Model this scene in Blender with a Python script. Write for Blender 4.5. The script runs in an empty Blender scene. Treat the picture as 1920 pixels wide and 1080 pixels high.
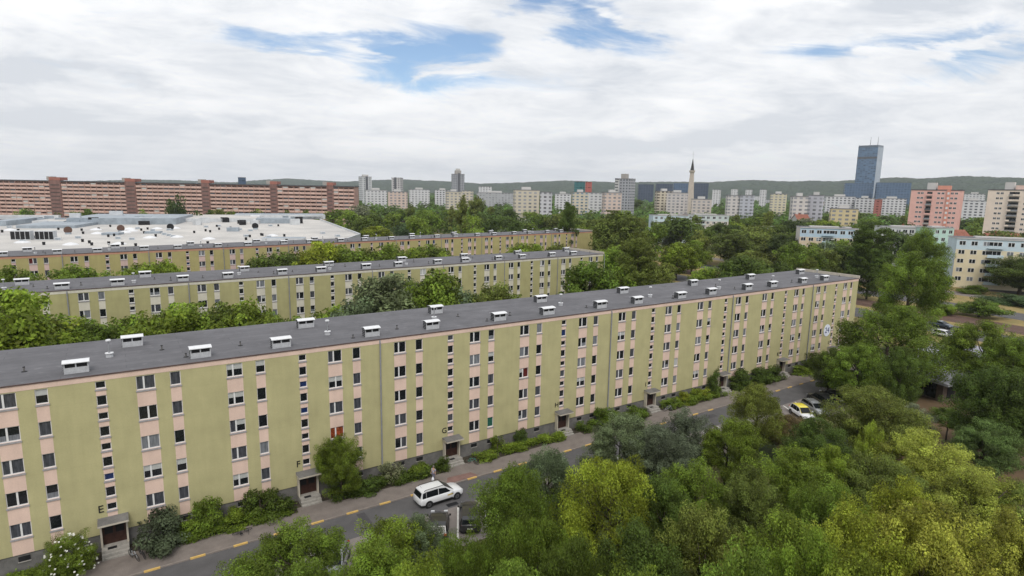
import bpy, math, random
import numpy as np
from mathutils import Matrix, Vector
random.seed(7)
SC = bpy.context.scene
COL = SC.collection
R = math.radians
# ------------------------------------------------------------------ camera
F_PX, PITCH, ROLL, YAW, CAM_H = 1118.0, 0.1623, 0.0190, R(33.762), 31.3
def ray(px, py):
    X = (px - 960) / F_PX; Y = (540 - py) / F_PX
    cr, sr = math.cos(ROLL), math.sin(ROLL)
    X, Y = X * cr - Y * sr, X * sr + Y * cr
    c, s = math.cos(PITCH), math.sin(PITCH)
    fx, fy, fz = X, c + s * Y, -s + c * Y
    ca, sa = math.cos(YAW), math.sin(YAW)
    return Vector((fx * ca + fy * sa, -fx * sa + fy * ca, fz))
def at(px, py, z=0.0):
    "world point seen at a pixel on the level plane z"
    r = ray(px, py); t = (z - CAM_H) / r.z
    return Vector((r.x * t, r.y * t, z))
def at_depth(px, py, d):
    "world point seen at a pixel at depth d along the lens axis"
    r = ray(px, py)
    return Vector((r.x * d, r.y * d, CAM_H + r.z * d))
cam_d = bpy.data.cameras.new('camera'); cam = bpy.data.objects.new('camera', cam_d); COL.objects.link(cam)
fw = ray(960, 540).normalized(); rt = (ray(961, 540) - ray(960, 540)).normalized(); up = rt.cross(fw)
cam.matrix_world = Matrix(((rt.x, up.x, -fw.x, 0), (rt.y, up.y, -fw.y, 0), (rt.z, up.z, -fw.z, CAM_H), (0, 0, 0, 1)))
cam_d.sensor_width = 36; cam_d.lens = F_PX / 1920 * 36; cam_d.clip_start = 0.5; cam_d.clip_end = 30000
SC.camera = cam
# ------------------------------------------------------------------ light
SUN_EL, SUN_AZ = 52, 205           # azimuth of the sun measured from +Y clockwise
sd = bpy.data.lights.new('sun', 'SUN'); sun = bpy.data.objects.new('sun', sd); COL.objects.link(sun)
sd.energy = 2.0; sd.angle = R(24); sd.color = (1, 0.95, 0.88)
az = R(SUN_AZ); el = R(SUN_EL)
sdir = Vector((math.sin(az) * math.cos(el), math.cos(az) * math.cos(el), math.sin(el)))
sun.rotation_euler = sdir.to_track_quat('Z', 'Y').to_euler()
W = bpy.data.worlds.new('World'); SC.world = W; W.use_nodes = True
def build_sky():
    nt = W.node_tree; N = nt.nodes; L = nt.links; N.clear()
    def m(op, *a, clamp=False):
        n = N.new('ShaderNodeMath'); n.operation = op; n.use_clamp = clamp
        for i, v in enumerate(a):
            if isinstance(v, (int, float)): n.inputs[i].default_value = v
            else: L.new(v, n.inputs[i])
        return n.outputs[0]
    def vm(op, a, b=None):
        n = N.new('ShaderNodeVectorMath'); n.operation = op
        for i, v in enumerate((a, b)):
            if v is None: continue
            if isinstance(v, (tuple, list, Vector)): n.inputs[i].default_value = tuple(v)
            else: L.new(v, n.inputs[i])
        return n.outputs['Value'] if op == 'DOT_PRODUCT' else n.outputs[0]
    def noise(vec, sc, det=6, rough=0.55, dist=0.0):
        n = N.new('ShaderNodeTexNoise'); n.inputs['Scale'].default_value = sc; n.inputs['Detail'].default_value = det
        n.inputs['Roughness'].default_value = rough; n.inputs['Distortion'].default_value = dist
        L.new(vec, n.inputs['Vector']); return n
    def mixc(f, a, b):
        n = N.new('ShaderNodeMix'); n.data_type = 'RGBA'
        for i, v in ((0, f), (6, a), (7, b)):
            if isinstance(v, tuple): n.inputs[i].default_value = (*v, 1)
            elif isinstance(v, (int, float)): n.inputs[i].default_value = v
            else: L.new(v, n.inputs[i])
        return n.outputs[2]
    tc = N.new('ShaderNodeTexCoord'); D = vm('NORMALIZE', tc.outputs['Generated'])
    sep = N.new('ShaderNodeSeparateXYZ'); L.new(D, sep.inputs[0])
    zc = m('MAXIMUM', sep.outputs[2], 0.0)
    zz = m('ADD', zc, 0.10)
    cb = N.new('ShaderNodeCombineXYZ'); L.new(m('DIVIDE', sep.outputs[0], zz), cb.inputs[0]); L.new(m('DIVIDE', sep.outputs[1], zz), cb.inputs[1])
    plane = cb.outputs[0]
    # tangent coordinates about a fixed compass direction (the heart of the cloud field)
    df = m('MAXIMUM', vm('DOT_PRODUCT', D, fw), 0.05)
    a = m('DIVIDE', vm('DOT_PRODUCT', D, rt), df); b = m('DIVIDE', vm('DOT_PRODUCT', D, up), df)
    front = m('GREATER_THAN', vm('DOT_PRODUCT', D, fw), 0.2)
    cb2 = N.new('ShaderNodeCombineXYZ'); L.new(m('MULTIPLY', a, 1.0), cb2.inputs[0]); L.new(m('MULTIPLY', m('ADD', b, m('MULTIPLY', a, 0.10)), 3.6), cb2.inputs[1])
    w1 = noise(cb2.outputs[0], 3.2, 7, 0.6, 0.4); w2 = noise(vm('ADD', cb2.outputs[0], (7.3, 2.1, 4)), 3.6, 7, 0.6, 0.4)
    a2 = m('ADD', a, m('MULTIPLY', m('SUBTRACT', w1.outputs[0], 0.5), 0.30))
    b2 = m('ADD', b, m('MULTIPLY', m('SUBTRACT', w2.outputs[0], 0.5), 0.11))
    def blob(px, py, rx, ry, tilt=0, gain=1.0):
        a0 = (px - 960) / F_PX; b0 = (540 - py) / F_PX; c, s = math.cos(R(tilt)), math.sin(R(tilt))
        x = m('SUBTRACT', a2, a0); y = m('SUBTRACT', b2, b0)
        u = m('MULTIPLY', m('ADD', m('MULTIPLY', x, c), m('MULTIPLY', y, s)), F_PX / rx)
        v = m('MULTIPLY', m('SUBTRACT', m('MULTIPLY', y, c), m('MULTIPLY', x, s)), F_PX / ry)
        r2 = m('ADD', m('MULTIPLY', u, u), m('MULTIPLY', v, v))
        return m('MULTIPLY', m('DIVIDE', 1.0, m('ADD', 1.0, m('MULTIPLY', m('MULTIPLY', r2, r2), 1.0))), gain)
    def total(lst):
        t = None
        for q in lst:
            k = blob(*q); t = k if t is None else m('ADD', t, k)
        return m('MULTIPLY', t, front)
    holes = total([(560, 82, 200, 17, -3, .95), (770, 122, 120, 40, -6, 1.1), (905, 85, 75, 30, 25, .9), (1125, 52, 100, 40, -12, 1.1),
                   (960, 8, 70, 14, 0, .8), (1545, 108, 80, 24, 0, .8), (1830, 102, 130, 40, 8, .8), (1680, 80, 140, 18, 5, .5),
                   (850, 60, 70, 20, 0, .35), (760, 165, 60, 20, 0, .6)])
    fills = total([(1660, 106, 62, 15, -6, 1.5), (600, 112, 110, 16, -3, .9), (700, 98, 90, 7, -8, .8), (840, 140, 80, 8, 12, .7), (1150, 40, 70, 8, -15, .6), (1790, 92, 120, 8, 6, .7), (1010, 75, 70, 18, -30, 1.0), (860, 122, 55, 9, 5, .5)])
    greys = total([(60, 120, 110, 26, 0, .8), (110, 222, 170, 26, -6, .75), (260, 150, 120, 18, -12, .45), (1370, 258, 260, 24, 5, .95), (1150, 148, 80, 18, 0, .6),
                   (1130, 268, 140, 14, 0, .5), (1760, 18, 240, 26, 4, .7), (420, 232, 260, 12, 0, .4), (1800, 290, 160, 12, 0, .4), (200, 320, 420, 20, 0, .5), (640, 300, 120, 14, 0, .4)])
    n1 = noise(plane, 0.55, 9, 0.62, 0.7); n2 = noise(vm('ADD', plane, (31, 17, 5)), 1.7, 8, 0.6, 0.5)
    n3 = noise(vm('ADD', cb2.outputs[0], (3.3, 9.1, 0)), 5.0, 9, 0.66, 0.8)
    shade = m('ADD', m('MULTIPLY', n1.outputs[0], 0.55), m('MULTIPLY', n2.outputs[0], 0.45))
    shade = m('ADD', m('MULTIPLY', m('SUBTRACT', shade, 0.30), 3.0), m('MULTIPLY', m('SUBTRACT', n3.outputs[0], 0.5), 1.5), clamp=True)
    shade = m('SUBTRACT', shade, m('MULTIPLY', greys, 0.85), clamp=True)
    white = (11.6, 11.6, 11.6); grey = (7.2, 7.6, 8.2)
    cloud = mixc(shade, grey, white)
    hz = m('MULTIPLY', m('SUBTRACT', 1.0, m('MULTIPLY', zc, 5.0), clamp=True), 0.5)
    cloud = mixc(hz, cloud, (9.5, 9.5, 9.55))
    sky = N.new('ShaderNodeTexSky'); sky.sky_type = 'NISHITA'; sky.sun_disc = False
    sky.sun_elevation = R(SUN_EL); sky.sun_rotation = R(SUN_AZ); sky.air_density = 1.0; sky.dust_density = 0.4
    L.new(D, sky.inputs[0])
    bl = N.new('ShaderNodeVectorMath'); bl.operation = 'MULTIPLY'; L.new(sky.outputs[0], bl.inputs[0]); bl.inputs[1].default_value = (1.15, 1.25, 1.35)
    far_h = m('MULTIPLY', m('SUBTRACT', m('MULTIPLY', n1.outputs[0], 1.0), 0.60), m('SUBTRACT', 1.0, front))
    hole = m('SUBTRACT', m('ADD', holes, m('MULTIPLY', m('MULTIPLY', far_h, 6.0), 1.0)), fills)
    n4 = noise(vm('ADD', cb2.outputs[0], (1.7, 4.4, 2)), 4.2, 9, 0.68, 1.2)
    hole = m('ADD', hole, m('ADD', m('MULTIPLY', m('SUBTRACT', n3.outputs[0], 0.5), 0.9), m('MULTIPLY', m('SUBTRACT', n4.outputs[0], 0.5), 2.1)))
    mr = N.new('ShaderNodeMapRange'); mr.interpolation_type = 'SMOOTHSTEP'; L.new(hole, mr.inputs[0])
    mr.inputs[1].default_value = 0.18; mr.inputs[2].default_value = 1.25
    final = mixc(mr.outputs[0], cloud, bl.outputs[0])
    bg = N.new('ShaderNodeBackground'); bg.inputs['Strength'].default_value = 0.1; L.new(final, bg.inputs[0])
    out = N.new('ShaderNodeOutputWorld'); L.new(bg.outputs[0], out.inputs[0])
build_sky()
SC.view_settings.view_transform = 'Standard'; SC.view_settings.look = 'None'; SC.view_settings.exposure = 0.0; SC.view_settings.gamma = 1
# ------------------------------------------------------------------ materials
MATS = {}
def _new(name):
    mt = bpy.data.materials.new(name); mt.use_nodes = True; nt = mt.node_tree; nt.nodes.clear()
    out = nt.nodes.new('ShaderNodeOutputMaterial'); bs = nt.nodes.new('ShaderNodeBsdfPrincipled'); nt.links.new(bs.outputs[0], out.inputs[0])
    MATS[name] = mt; return mt, nt, bs
def mat(name, col, rough=0.8, var=0.12, scale=1.5, spec=0.3, metal=0.0, bump=0.0, stretch=(1, 1, 1), col2=None, fine=0.0):
    "colour with soft procedural variation, in object coordinates"
    if name in MATS: return MATS[name]
    mt, nt, bs = _new(name); N, L = nt.nodes, nt.links
    tc = N.new('ShaderNodeTexCoord'); mp = N.new('ShaderNodeMapping'); mp.inputs['Scale'].default_value = stretch; L.new(tc.outputs['Object'], mp.inputs[0])
    n = N.new('ShaderNodeTexNoise'); n.inputs['Scale'].default_value = scale; n.inputs['Detail'].default_value = 7; n.inputs['Roughness'].default_value = 0.6; L.new(mp.outputs[0], n.inputs[0])
    r = N.new('ShaderNodeValToRGB'); r.color_ramp.elements[0].position = 0.32; r.color_ramp.elements[1].position = 0.68
    c2 = col2 if col2 else tuple(c * (1 + var) for c in col)
    c1 = tuple(c * (1 - var) for c in col) if not col2 else col
    r.color_ramp.elements[0].color = (*c1, 1); r.color_ramp.elements[1].color = (*c2, 1); L.new(n.outputs[0], r.inputs[0])
    src = r.outputs[0]
    if fine:
        n2 = N.new('ShaderNodeTexNoise'); n2.inputs['Scale'].default_value = 14; n2.inputs['Detail'].default_value = 4; L.new(tc.outputs['Object'], n2.inputs[0])
        mr = N.new('ShaderNodeMapRange'); mr.inputs[1].default_value = .3; mr.inputs[2].default_value = .7; mr.inputs[3].default_value = 1 - fine; mr.inputs[4].default_value = 1 + fine; L.new(n2.outputs[0], mr.inputs[0])
        vm = N.new('ShaderNodeVectorMath'); vm.operation = 'SCALE'; L.new(src, vm.inputs[0]); L.new(mr.outputs[0], vm.inputs[3]); src = vm.outputs[0]
    L.new(src, bs.inputs['Base Color'])
    bs.inputs['Roughness'].default_value = rough; bs.inputs['Metallic'].default_value = metal; bs.inputs['Specular IOR Level'].default_value = spec
    if bump:
        b = N.new('ShaderNodeBump'); b.inputs['Strength'].default_value = bump; b.inputs['Distance'].default_value = 0.02; L.new(n.outputs[0], b.inputs['Height']); L.new(b.outputs[0], bs.inputs['Normal'])
    return mt
def wall_mat(name, col):
    "painted render: vertical rain streaks, faint patch marks and horizontal panel joints every storey"
    if name in MATS: return MATS[name]
    mt, nt, bs = _new(name); N, L = nt.nodes, nt.links
    tc = N.new('ShaderNodeTexCoord')
    def nz(scale, st, det=6):
        mp = N.new('ShaderNodeMapping'); mp.inputs['Scale'].default_value = st; L.new(tc.outputs['Object'], mp.inputs[0])
        n = N.new('ShaderNodeTexNoise'); n.inputs['Scale'].default_value = scale; n.inputs['Detail'].default_value = det; L.new(mp.outputs[0], n.inputs[0]); return n.outputs[0]
    def mr(v, a, b, c, d):
        n = N.new('ShaderNodeMapRange'); L.new(v, n.inputs[0])
        for i, x in enumerate((a, b, c, d)): n.inputs[i + 1].default_value = x
        return n.outputs[0]
    def mul(a, b):
        n = N.new('ShaderNodeMath'); n.operation = 'MULTIPLY'; L.new(a, n.inputs[0]); L.new(b, n.inputs[1]); return n.outputs[0]
    k = mul(mr(nz(0.5, (1, 1, 1)), .3, .7, .90, 1.06), mr(nz(2.2, (1, 1, .12)), .35, .7, .955, 1.02))
    k = mul(k, mr(nz(9, (1, 1, 1), 3), .3, .7, .96, 1.04))
    sep = N.new('ShaderNodeSeparateXYZ'); L.new(tc.outputs['Object'], sep.inputs[0])
    md = N.new('ShaderNodeMath'); md.operation = 'PINGPONG'; L.new(sep.outputs[2], md.inputs[0]); md.inputs[1].default_value = 1.35
    k = mul(k, mr(md.outputs[0], 0.0, 0.035, .94, 1.0))
    vm = N.new('ShaderNodeVectorMath'); vm.operation = 'SCALE'; vm.inputs[0].default_value = col; L.new(k, vm.inputs[3]); L.new(vm.outputs[0], bs.inputs['Base Color'])
    bs.inputs['Roughness'].default_value = 0.9; bs.inputs['Specular IOR Level'].default_value = 0.15
    return mt
def roof_mat(name, col):
    "bitumen sheets laid in strips, with patches and puddle marks"
    if name in MATS: return MATS[name]
    mt, nt, bs = _new(name); N, L = nt.nodes, nt.links
    tc = N.new('ShaderNodeTexCoord')
    br = N.new('ShaderNodeTexBrick'); br.inputs['Scale'].default_value = 1; br.inputs['Brick Width'].default_value = 9; br.inputs['Row Height'].default_value = 1.0
    br.inputs['Mortar Size'].default_value = 0.035; br.inputs['Mortar Smooth'].default_value = 0.6
    br.inputs['Color1'].default_value = (.92, .92, .92, 1); br.inputs['Color2'].default_value = (1.07, 1.07, 1.07, 1); br.inputs['Mortar'].default_value = (.72, .72, .72, 1)
    L.new(tc.outputs['Object'], br.inputs[0])
    n = N.new('ShaderNodeTexNoise'); n.inputs['Scale'].default_value = .35; n.inputs['Detail'].default_value = 9; n.inputs['Roughness'].default_value = .65; L.new(tc.outputs['Object'], n.inputs[0])
    r = N.new('ShaderNodeMapRange'); r.inputs[1].default_value = .3; r.inputs[2].default_value = .7; r.inputs[3].default_value = .82; r.inputs[4].default_value = 1.18; L.new(n.outputs[0], r.inputs[0])
    n2 = N.new('ShaderNodeTexNoise'); n2.inputs['Scale'].default_value = 1.3; n2.inputs['Detail'].default_value = 5; L.new(tc.outputs['Object'], n2.inputs[0])
    r2 = N.new('ShaderNodeMapRange'); r2.inputs[1].default_value = .60; r2.inputs[2].default_value = .72; r2.inputs[3].default_value = 1; r2.inputs[4].default_value = 1.28; L.new(n2.outputs[0], r2.inputs[0])
    a = N.new('ShaderNodeVectorMath'); a.operation = 'SCALE'; L.new(br.outputs[0], a.inputs[0]); L.new(r.outputs[0], a.inputs[3])
    a2 = N.new('ShaderNodeVectorMath'); a2.operation = 'SCALE'; L.new(a.outputs[0], a2.inputs[0]); L.new(r2.outputs[0], a2.inputs[3])
    c = N.new('ShaderNodeVectorMath'); c.operation = 'MULTIPLY'; L.new(a2.outputs[0], c.inputs[0]); c.inputs[1].default_value = col
    L.new(c.outputs[0], bs.inputs['Base Color']); bs.inputs['Roughness'].default_value = .85; bs.inputs['Specular IOR Level'].default_value = .2
    return mt
def grid_mat(name, wall, glass, nx, nz, fx=.5, fz=.5, var=.3, zoff=0.0):
    "far facade: window openings every nx by nz metres"
    if name in MATS: return MATS[name]
    mt, nt, bs = _new(name); N, L = nt.nodes, nt.links
    tc = N.new('ShaderNodeTexCoord'); sep = N.new('ShaderNodeSeparateXYZ'); L.new(tc.outputs['Object'], sep.inputs[0])
    def mth(op, a, b=None, cl=False):
        n = N.new('ShaderNodeMath'); n.operation = op; n.use_clamp = cl
        for i, v in enumerate((a, b)):
            if v is None: continue
            if isinstance(v, (int, float)): n.inputs[i].default_value = v
            else: L.new(v, n.inputs[i])
        return n.outputs[0]
    xy = mth('ADD', sep.outputs[0], sep.outputs[1])
    ux = mth('DIVIDE', xy, nx); uz = mth('DIVIDE', mth('ADD', sep.outputs[2], zoff), nz)
    mx = mth('LESS_THAN', mth('ABSOLUTE', mth('SUBTRACT', mth('FRACT', ux), .5)), fx / 2)
    mz = mth('LESS_THAN', mth('ABSOLUTE', mth('SUBTRACT', mth('FRACT', uz), .55)), fz / 2)
    win = mth('MULTIPLY', mx, mz)
    cb = N.new('ShaderNodeCombineXYZ'); L.new(mth('FLOOR', ux), cb.inputs[0]); L.new(mth('FLOOR', uz), cb.inputs[1])
    wn = N.new('ShaderNodeTexWhiteNoise'); wn.noise_dimensions = '2D'; L.new(cb.outputs[0], wn.inputs[0])
    v = mth('ADD', mth('MULTIPLY', wn.outputs[0], var * 2), 1 - var)
    g = N.new('ShaderNodeVectorMath'); g.operation = 'SCALE'; g.inputs[0].default_value = glass; L.new(v, g.inputs[3])
    nn = N.new('ShaderNodeTexNoise'); nn.inputs['Scale'].default_value = .25; nn.inputs['Detail'].default_value = 5; L.new(tc.outputs['Object'], nn.inputs[0])
    wv = mth('ADD', mth('MULTIPLY', nn.outputs[0], .35), .83)
    w = N.new('ShaderNodeVectorMath'); w.operation = 'SCALE'; w.inputs[0].default_value = wall; L.new(wv, w.inputs[3])
    mx2 = N.new('ShaderNodeMix'); mx2.data_type = 'RGBA'; L.new(win, mx2.inputs[0]); L.new(w.outputs[0], mx2.inputs[6]); L.new(g.outputs[0], mx2.inputs[7])
    L.new(mx2.outputs[2], bs.inputs['Base Color'])
    rg = mth('SUBTRACT', .85, mth('MULTIPLY', win, .6)); L.new(rg, bs.inputs['Roughness'])
    return mt
def leaf_mat():
    mt, nt, bs = _new('leaf'); N, L = nt.nodes, nt.links
    oi = N.new('ShaderNodeObjectInfo'); at_ = N.new('ShaderNodeAttribute'); at_.attribute_name = 'rnd'
    hs = N.new('ShaderNodeHueSaturation'); hs.inputs['Saturation'].default_value = 1.02; L.new(oi.outputs['Color'], hs.inputs['Color'])
    def mr(v, c, d, a=0, b=1):
        n = N.new('ShaderNodeMapRange'); L.new(v, n.inputs[0])
        for i, x in enumerate((a, b, c, d)): n.inputs[i + 1].default_value = x
        return n.outputs[0]
    sp = N.new('ShaderNodeSeparateXYZ'); L.new(at_.outputs['Vector'], sp.inputs[0])
    L.new(mr(sp.outputs[0],   .482, .512), hs.inputs['Hue'])
    a = N.new('ShaderNodeMath'); a.operation = 'MULTIPLY'; L.new(mr(sp.outputs[1], .66, 1.34), a.inputs[0]); L.new(mr(oi.outputs['Random'], .88, 1.12), a.inputs[1])
    b = N.new('ShaderNodeMath'); b.operation = 'MULTIPLY'; L.new(a.outputs[0], b.inputs[0]); L.new(mr(sp.outputs[2], .55, 1.75), b.inputs[1])
    L.new(b.outputs[0], hs.inputs['Value'])
    L.new(hs.outputs[0], bs.inputs['Base Color']); bs.inputs['Roughness'].default_value = .6; bs.inputs['Specular IOR Level'].default_value = .14
    tr = N.new('ShaderNodeBsdfTranslucent'); h2 = N.new('ShaderNodeHueSaturation'); h2.inputs['Hue'].default_value = .49; h2.inputs['Value'].default_value = 1.3
    L.new(hs.outputs[0], h2.inputs['Color']); L.new(h2.outputs[0], tr.inputs[0])
    mx = N.new('ShaderNodeMixShader'); mx.inputs[0].default_value = .32; L.new(bs.outputs[0], mx.inputs[1]); L.new(tr.outputs[0], mx.inputs[2])
    L.new(mx.outputs[0], N['Material Output'].inputs[0])
    return mt
M_LEAF = leaf_mat()
M_GLASS = mat('window_glass', (.012, .014, .017), .06, .3, .8, .5)
M_CURT = mat('curtained_glass', (.06, .063, .075), .12, .55, 7, .5, stretch=(1, 1, .12))
M_NET = mat('net_curtain_glass', (.17, .18, .20), .15, .4, 9, .5, stretch=(1, 1, .1))
M_BLIND = mat('blind_glass', (.42, .43, .42), .2, .08, 3, .5)
M_RED = mat('red_curtain_glass', (.10, .02, .02), .15, .3, 6, .5)
M_ORANGE = mat('orange_curtain_glass', (.22, .05, .02), .2, .8, 5, .5)
M_GREENC = mat('green_curtain_glass', (.02, .10, .07), .15, .3, 6, .5)
M_BLUEC = mat('blue_curtain_glass', (.015, .03, .10), .15, .3, 6, .5)
M_YEL = mat('yellow_curtain_glass', (.55, .38, .05), .2, .2, 5, .5)
M_FRAME = mat('window_frame', (.66, .66, .66), .5, .05)
M_SILL = mat('sill', (.30, .29, .30), .7, .15, 4)
M_GREY = mat('grey_metal', (.24, .245, .26), .5, .12, 2)
M_CONC = mat('concrete', (.34, .32, .30), .9, .16, 2.5, fine=.08)
M_STEP = mat('step_stone', (.30, .285, .26), .9, .2, 2.5, fine=.08)
M_PLINTH = mat('plinth_render', (.145, .14, .135), .9, .25, 1.2, fine=.1)
M_TRIM = mat('gutter_trim', (.10, .065, .06), .6, .2, 2)
M_BEIGE = mat('beige_render', (.46, .42, .35), .85, .1, 2)
M_DOOR = mat('brown_door', (.045, .02, .015), .4, .3, 3)
M_BLACK = mat('dark_void', (.012, .012, .014), .7, .3)
M_WHITE = mat('white_sheet', (.64, .65, .67), .45, .07, 2)
M_LOUV = mat('chimney_render', (.40, .41, .43), .85, .14, 3, fine=.1)
M_BARK = mat('bark', (.075, .06, .045), .95, .3, 5, stretch=(1, 1, .2))
# ------------------------------------------------------------------ mesh helpers
class MB:
    def __init__(s): s.v = []; s.f = []; s.m = []; s.mats = []
    def mi(s, m):
        if m not in s.mats: s.mats.append(m)
        return s.mats.index(m)
    def poly(s, pts, m):
        n = len(s.v); s.v += [tuple(p) for p in pts]; s.f.append(tuple(range(n, n + len(pts)))); s.m.append(s.mi(m))
    def box(s, x0, y0, z0, x1, y1, z1, m, top=None, skip=''):
        n = len(s.v); s.v += [(x0, y0, z0), (x1, y0, z0), (x1, y1, z0), (x0, y1, z0), (x0, y0, z1), (x1, y0, z1), (x1, y1, z1), (x0, y1, z1)]
        for k, q in (('b', (3, 2, 1, 0)), ('t', (4, 5, 6, 7)), ('f', (0, 1, 5, 4)), ('r', (1, 2, 6, 5)), ('k', (2, 3, 7, 6)), ('l', (3, 0, 4, 7))):
            if k in skip: continue
            s.f.append(tuple(n + i for i in q)); s.m.append(s.mi(top if (k == 't' and top) else m))
    def cyl(s, x, y, z0, z1, r0, r1, m, n=10, cap=True):
        s.tube([(x, y, z0), (x, y, z1)], [r0, r1], m, n, cap)
    def tube(s, pts, rs, m, n=8, cap=True):
        pts = [Vector(p) for p in pts]
        if not isinstance(rs, (list, tuple)): rs = [rs] * len(pts)
        base = len(s.v); k = s.mi(m)
        for i, p in enumerate(pts):
            d = (pts[min(i + 1, len(pts) - 1)] - pts[max(i - 1, 0)]).normalized()
            a = d.cross(Vector((0, 0, 1)) if abs(d.z) < .9 else Vector((1, 0, 0))).normalized(); b = d.cross(a)
            for j in range(n):
                t = 2 * math.pi * j / n; s.v.append(tuple(p + (a * math.cos(t) + b * math.sin(t)) * rs[i]))
        for i in range(len(pts) - 1):
            for j in range(n):
                s.f.append((base + i * n + j, base + i * n + (j + 1) % n, base + (i + 1) * n + (j + 1) % n, base + (i + 1) * n + j)); s.m.append(k)
        if cap:
            s.f.append(tuple(base + j for j in range(n))[::-1]); s.m.append(k)
            e = base + (len(pts) - 1) * n; s.f.append(tuple(e + j for j in range(n))); s.m.append(k)
    def mesh(s, name, smooth=False):
        me = bpy.data.meshes.new(name); me.from_pydata(s.v, [], s.f)
        for m in s.mats: me.materials.append(m)
        me.polygons.foreach_set('material_index', s.m)
        if smooth: me.polygons.foreach_set('use_smooth', [True] * len(s.f))
        me.update(); return me
    def build(s, name, parent=None, loc=None, smooth=False):
        return link(name, s.mesh(name, smooth), parent, loc)
def link(name, me, parent=None, loc=None, rz=0.0):
    o = bpy.data.objects.new(name, me); COL.objects.link(o)
    if parent: o.parent = parent
    if loc is not None: o.location = loc
    if rz: o.rotation_euler = (0, 0, rz)
    return o
def thing(name, label, cat, loc=(0, 0, 0), rz=0.0, group=None):
    o = link(name, None, None, loc, rz); return tag(o, label, cat, group)
def tag(o, label, cat, group=None):
    o['label'] = label; o['category'] = cat
    if group: o['group'] = group
    return o
def struct(o, kind='structure', label=None, cat=None):
    o['kind'] = kind
    if label: o['label'] = label
    if cat: o['category'] = cat
    return o
_font = {}
def text_mesh(txt, size, ext, m):
    c = bpy.data.curves.new('t', 'FONT'); c.body = txt; c.size = size; c.extrude = ext; c.align_x = 'CENTER'; c.align_y = 'CENTER'; c.resolution_u = 3
    o = bpy.data.objects.new('t', c); COL.objects.link(o); dg = bpy.context.evaluated_depsgraph_get()
    me = bpy.data.meshes.new_from_object(o.evaluated_get(dg)); bpy.data.objects.remove(o); bpy.data.curves.remove(c)
    me.materials.clear(); me.materials.append(m); return me
def sheet(name, pts, z, m, parent=None):
    b = MB(); b.poly([(p[0], p[1], z) for p in pts], m); return b.build(name, parent)
# ------------------------------------------------------------------ ground
def ground_mat():
    mt, nt, bs = _new('ground_grass'); N, L = nt.nodes, nt.links
    tc = N.new('ShaderNodeTexCoord')
    def nz(s, d=8):
        n = N.new('ShaderNodeTexNoise'); n.inputs['Scale'].default_value = s; n.inputs['Detail'].default_value = d; n.inputs['Roughness'].default_value = .65; L.new(tc.outputs['Object'], n.inputs[0]); return n.outputs[0]
    r = N.new('ShaderNodeValToRGB'); e = r.color_ramp.elements; e[0].position = .38; e[0].color = (.035, .06, .015, 1); e[1].position = .66; e[1].color = (.26, .19, .075, 1)
    e2 = r.color_ramp.elements.new(.52); e2.color = (.09, .10, .03, 1); L.new(nz(.06), r.inputs[0])
    m2 = N.new('ShaderNodeMapRange'); m2.inputs[1].default_value = .3; m2.inputs[2].default_value = .7; m2.inputs[3].default_value = .65; m2.inputs[4].default_value = 1.35; L.new(nz(2.5), m2.inputs[0])
    v = N.new('ShaderNodeVectorMath'); v.operation = 'SCALE'; L.new(r.outputs[0], v.inputs[0]); L.new(m2.outputs[0], v.inputs[3]); L.new(v.outputs[0], bs.inputs['Base Color'])
    bs.inputs['Roughness'].default_value = .95; return mt
M_GROUND = ground_mat()
g = MB(); g.poly([(-9000, -3000, 0), (9000, -3000, 0), (9000, 9000, 0), (-9000, 9000, 0)], M_GROUND); struct(g.build('ground'))
M_ASPH = mat('asphalt', (.098, .095, .098), .9, .16, .5, .2, fine=.12)
M_WALK = mat('concrete_paving', (.185, .160, .145), .92, .14, .8, .15, fine=.10)
M_PARK = mat('parking_paving', (.195, .175, .165), .92, .14, .7, .15, fine=.12)
M_KERB = mat('kerb_stone', (.22, .19, .17), .9, .15, 2)
M_LINE = mat('road_paint', (.62, .62, .60), .8, .2, 3)
M_KYEL = mat('yellow_kerb_paint', (.60, .40, .13), .8, .15, 5)
M_SOIL = mat('dark_soil', (.05, .042, .03), .95, .3, .7)
M_RPAV = mat('red_block_paving', (.19, .115, .10), .92, .2, 1.5, fine=.1)
M_DRY = mat('dry_grass', (.30, .215, .09), .95, .25, .4, col2=(.18, .16, .06), fine=.15)
M_TRACK = mat('track_ballast', (.11, .065, .05), .95, .2, 1.5, fine=.2)
X0, X1 = -70, 134
rd = sheet('road', [(X0, 48.85), (X1, 48.85), (X1, 53.0), (X0, 53.0)], .004, M_ASPH); struct(rd)
struct(sheet('parking_area', [(X0, 42.6), (X1, 42.6), (X1, 48.85), (X0, 48.85)], .008, M_PARK))
k = MB(); k.box(X0, 53.0, 0, X1, 53.14, .12, M_KERB); k.box(X0, 42.46, 0, X1, 42.6, .12, M_KERB)
for i in range(-5, 32):                     # yellow painted kerb stones
    xs = -.05 + 3.35 * i
    if random.random() < .78 or 0 <= i < 8: k.box(xs, 52.98, .0, xs + 1.15, 53.15, .135, M_KYEL)
struct(k.build('kerb'))
wk = MB(); wk.box(X0, 53.14, 0, X1, 55.75, .10, M_WALK); struct(wk.build('pavement'))
sm_ = MB()
STAIRS = [-18.18 + 16.28 * i for i in range(9)]
for s in STAIRS: sm_.box(s - 1.5, 55.75, 0, s + 2.1, 56.6, .097, M_WALK)
struct(sm_.build('path'))
struct(sheet('red_paving', [(27.6, 53.2), (31.6, 53.2), (31.2, 54.3), (28.4, 54.5)], .104, M_RPAV))
soil = sheet('planting_bed', [(X0, 55.6), (X1, 55.6), (X1, 58.2), (X0, 58.2)], .03, M_SOIL); struct(soil)
ln = MB()
x = 1.8
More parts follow.
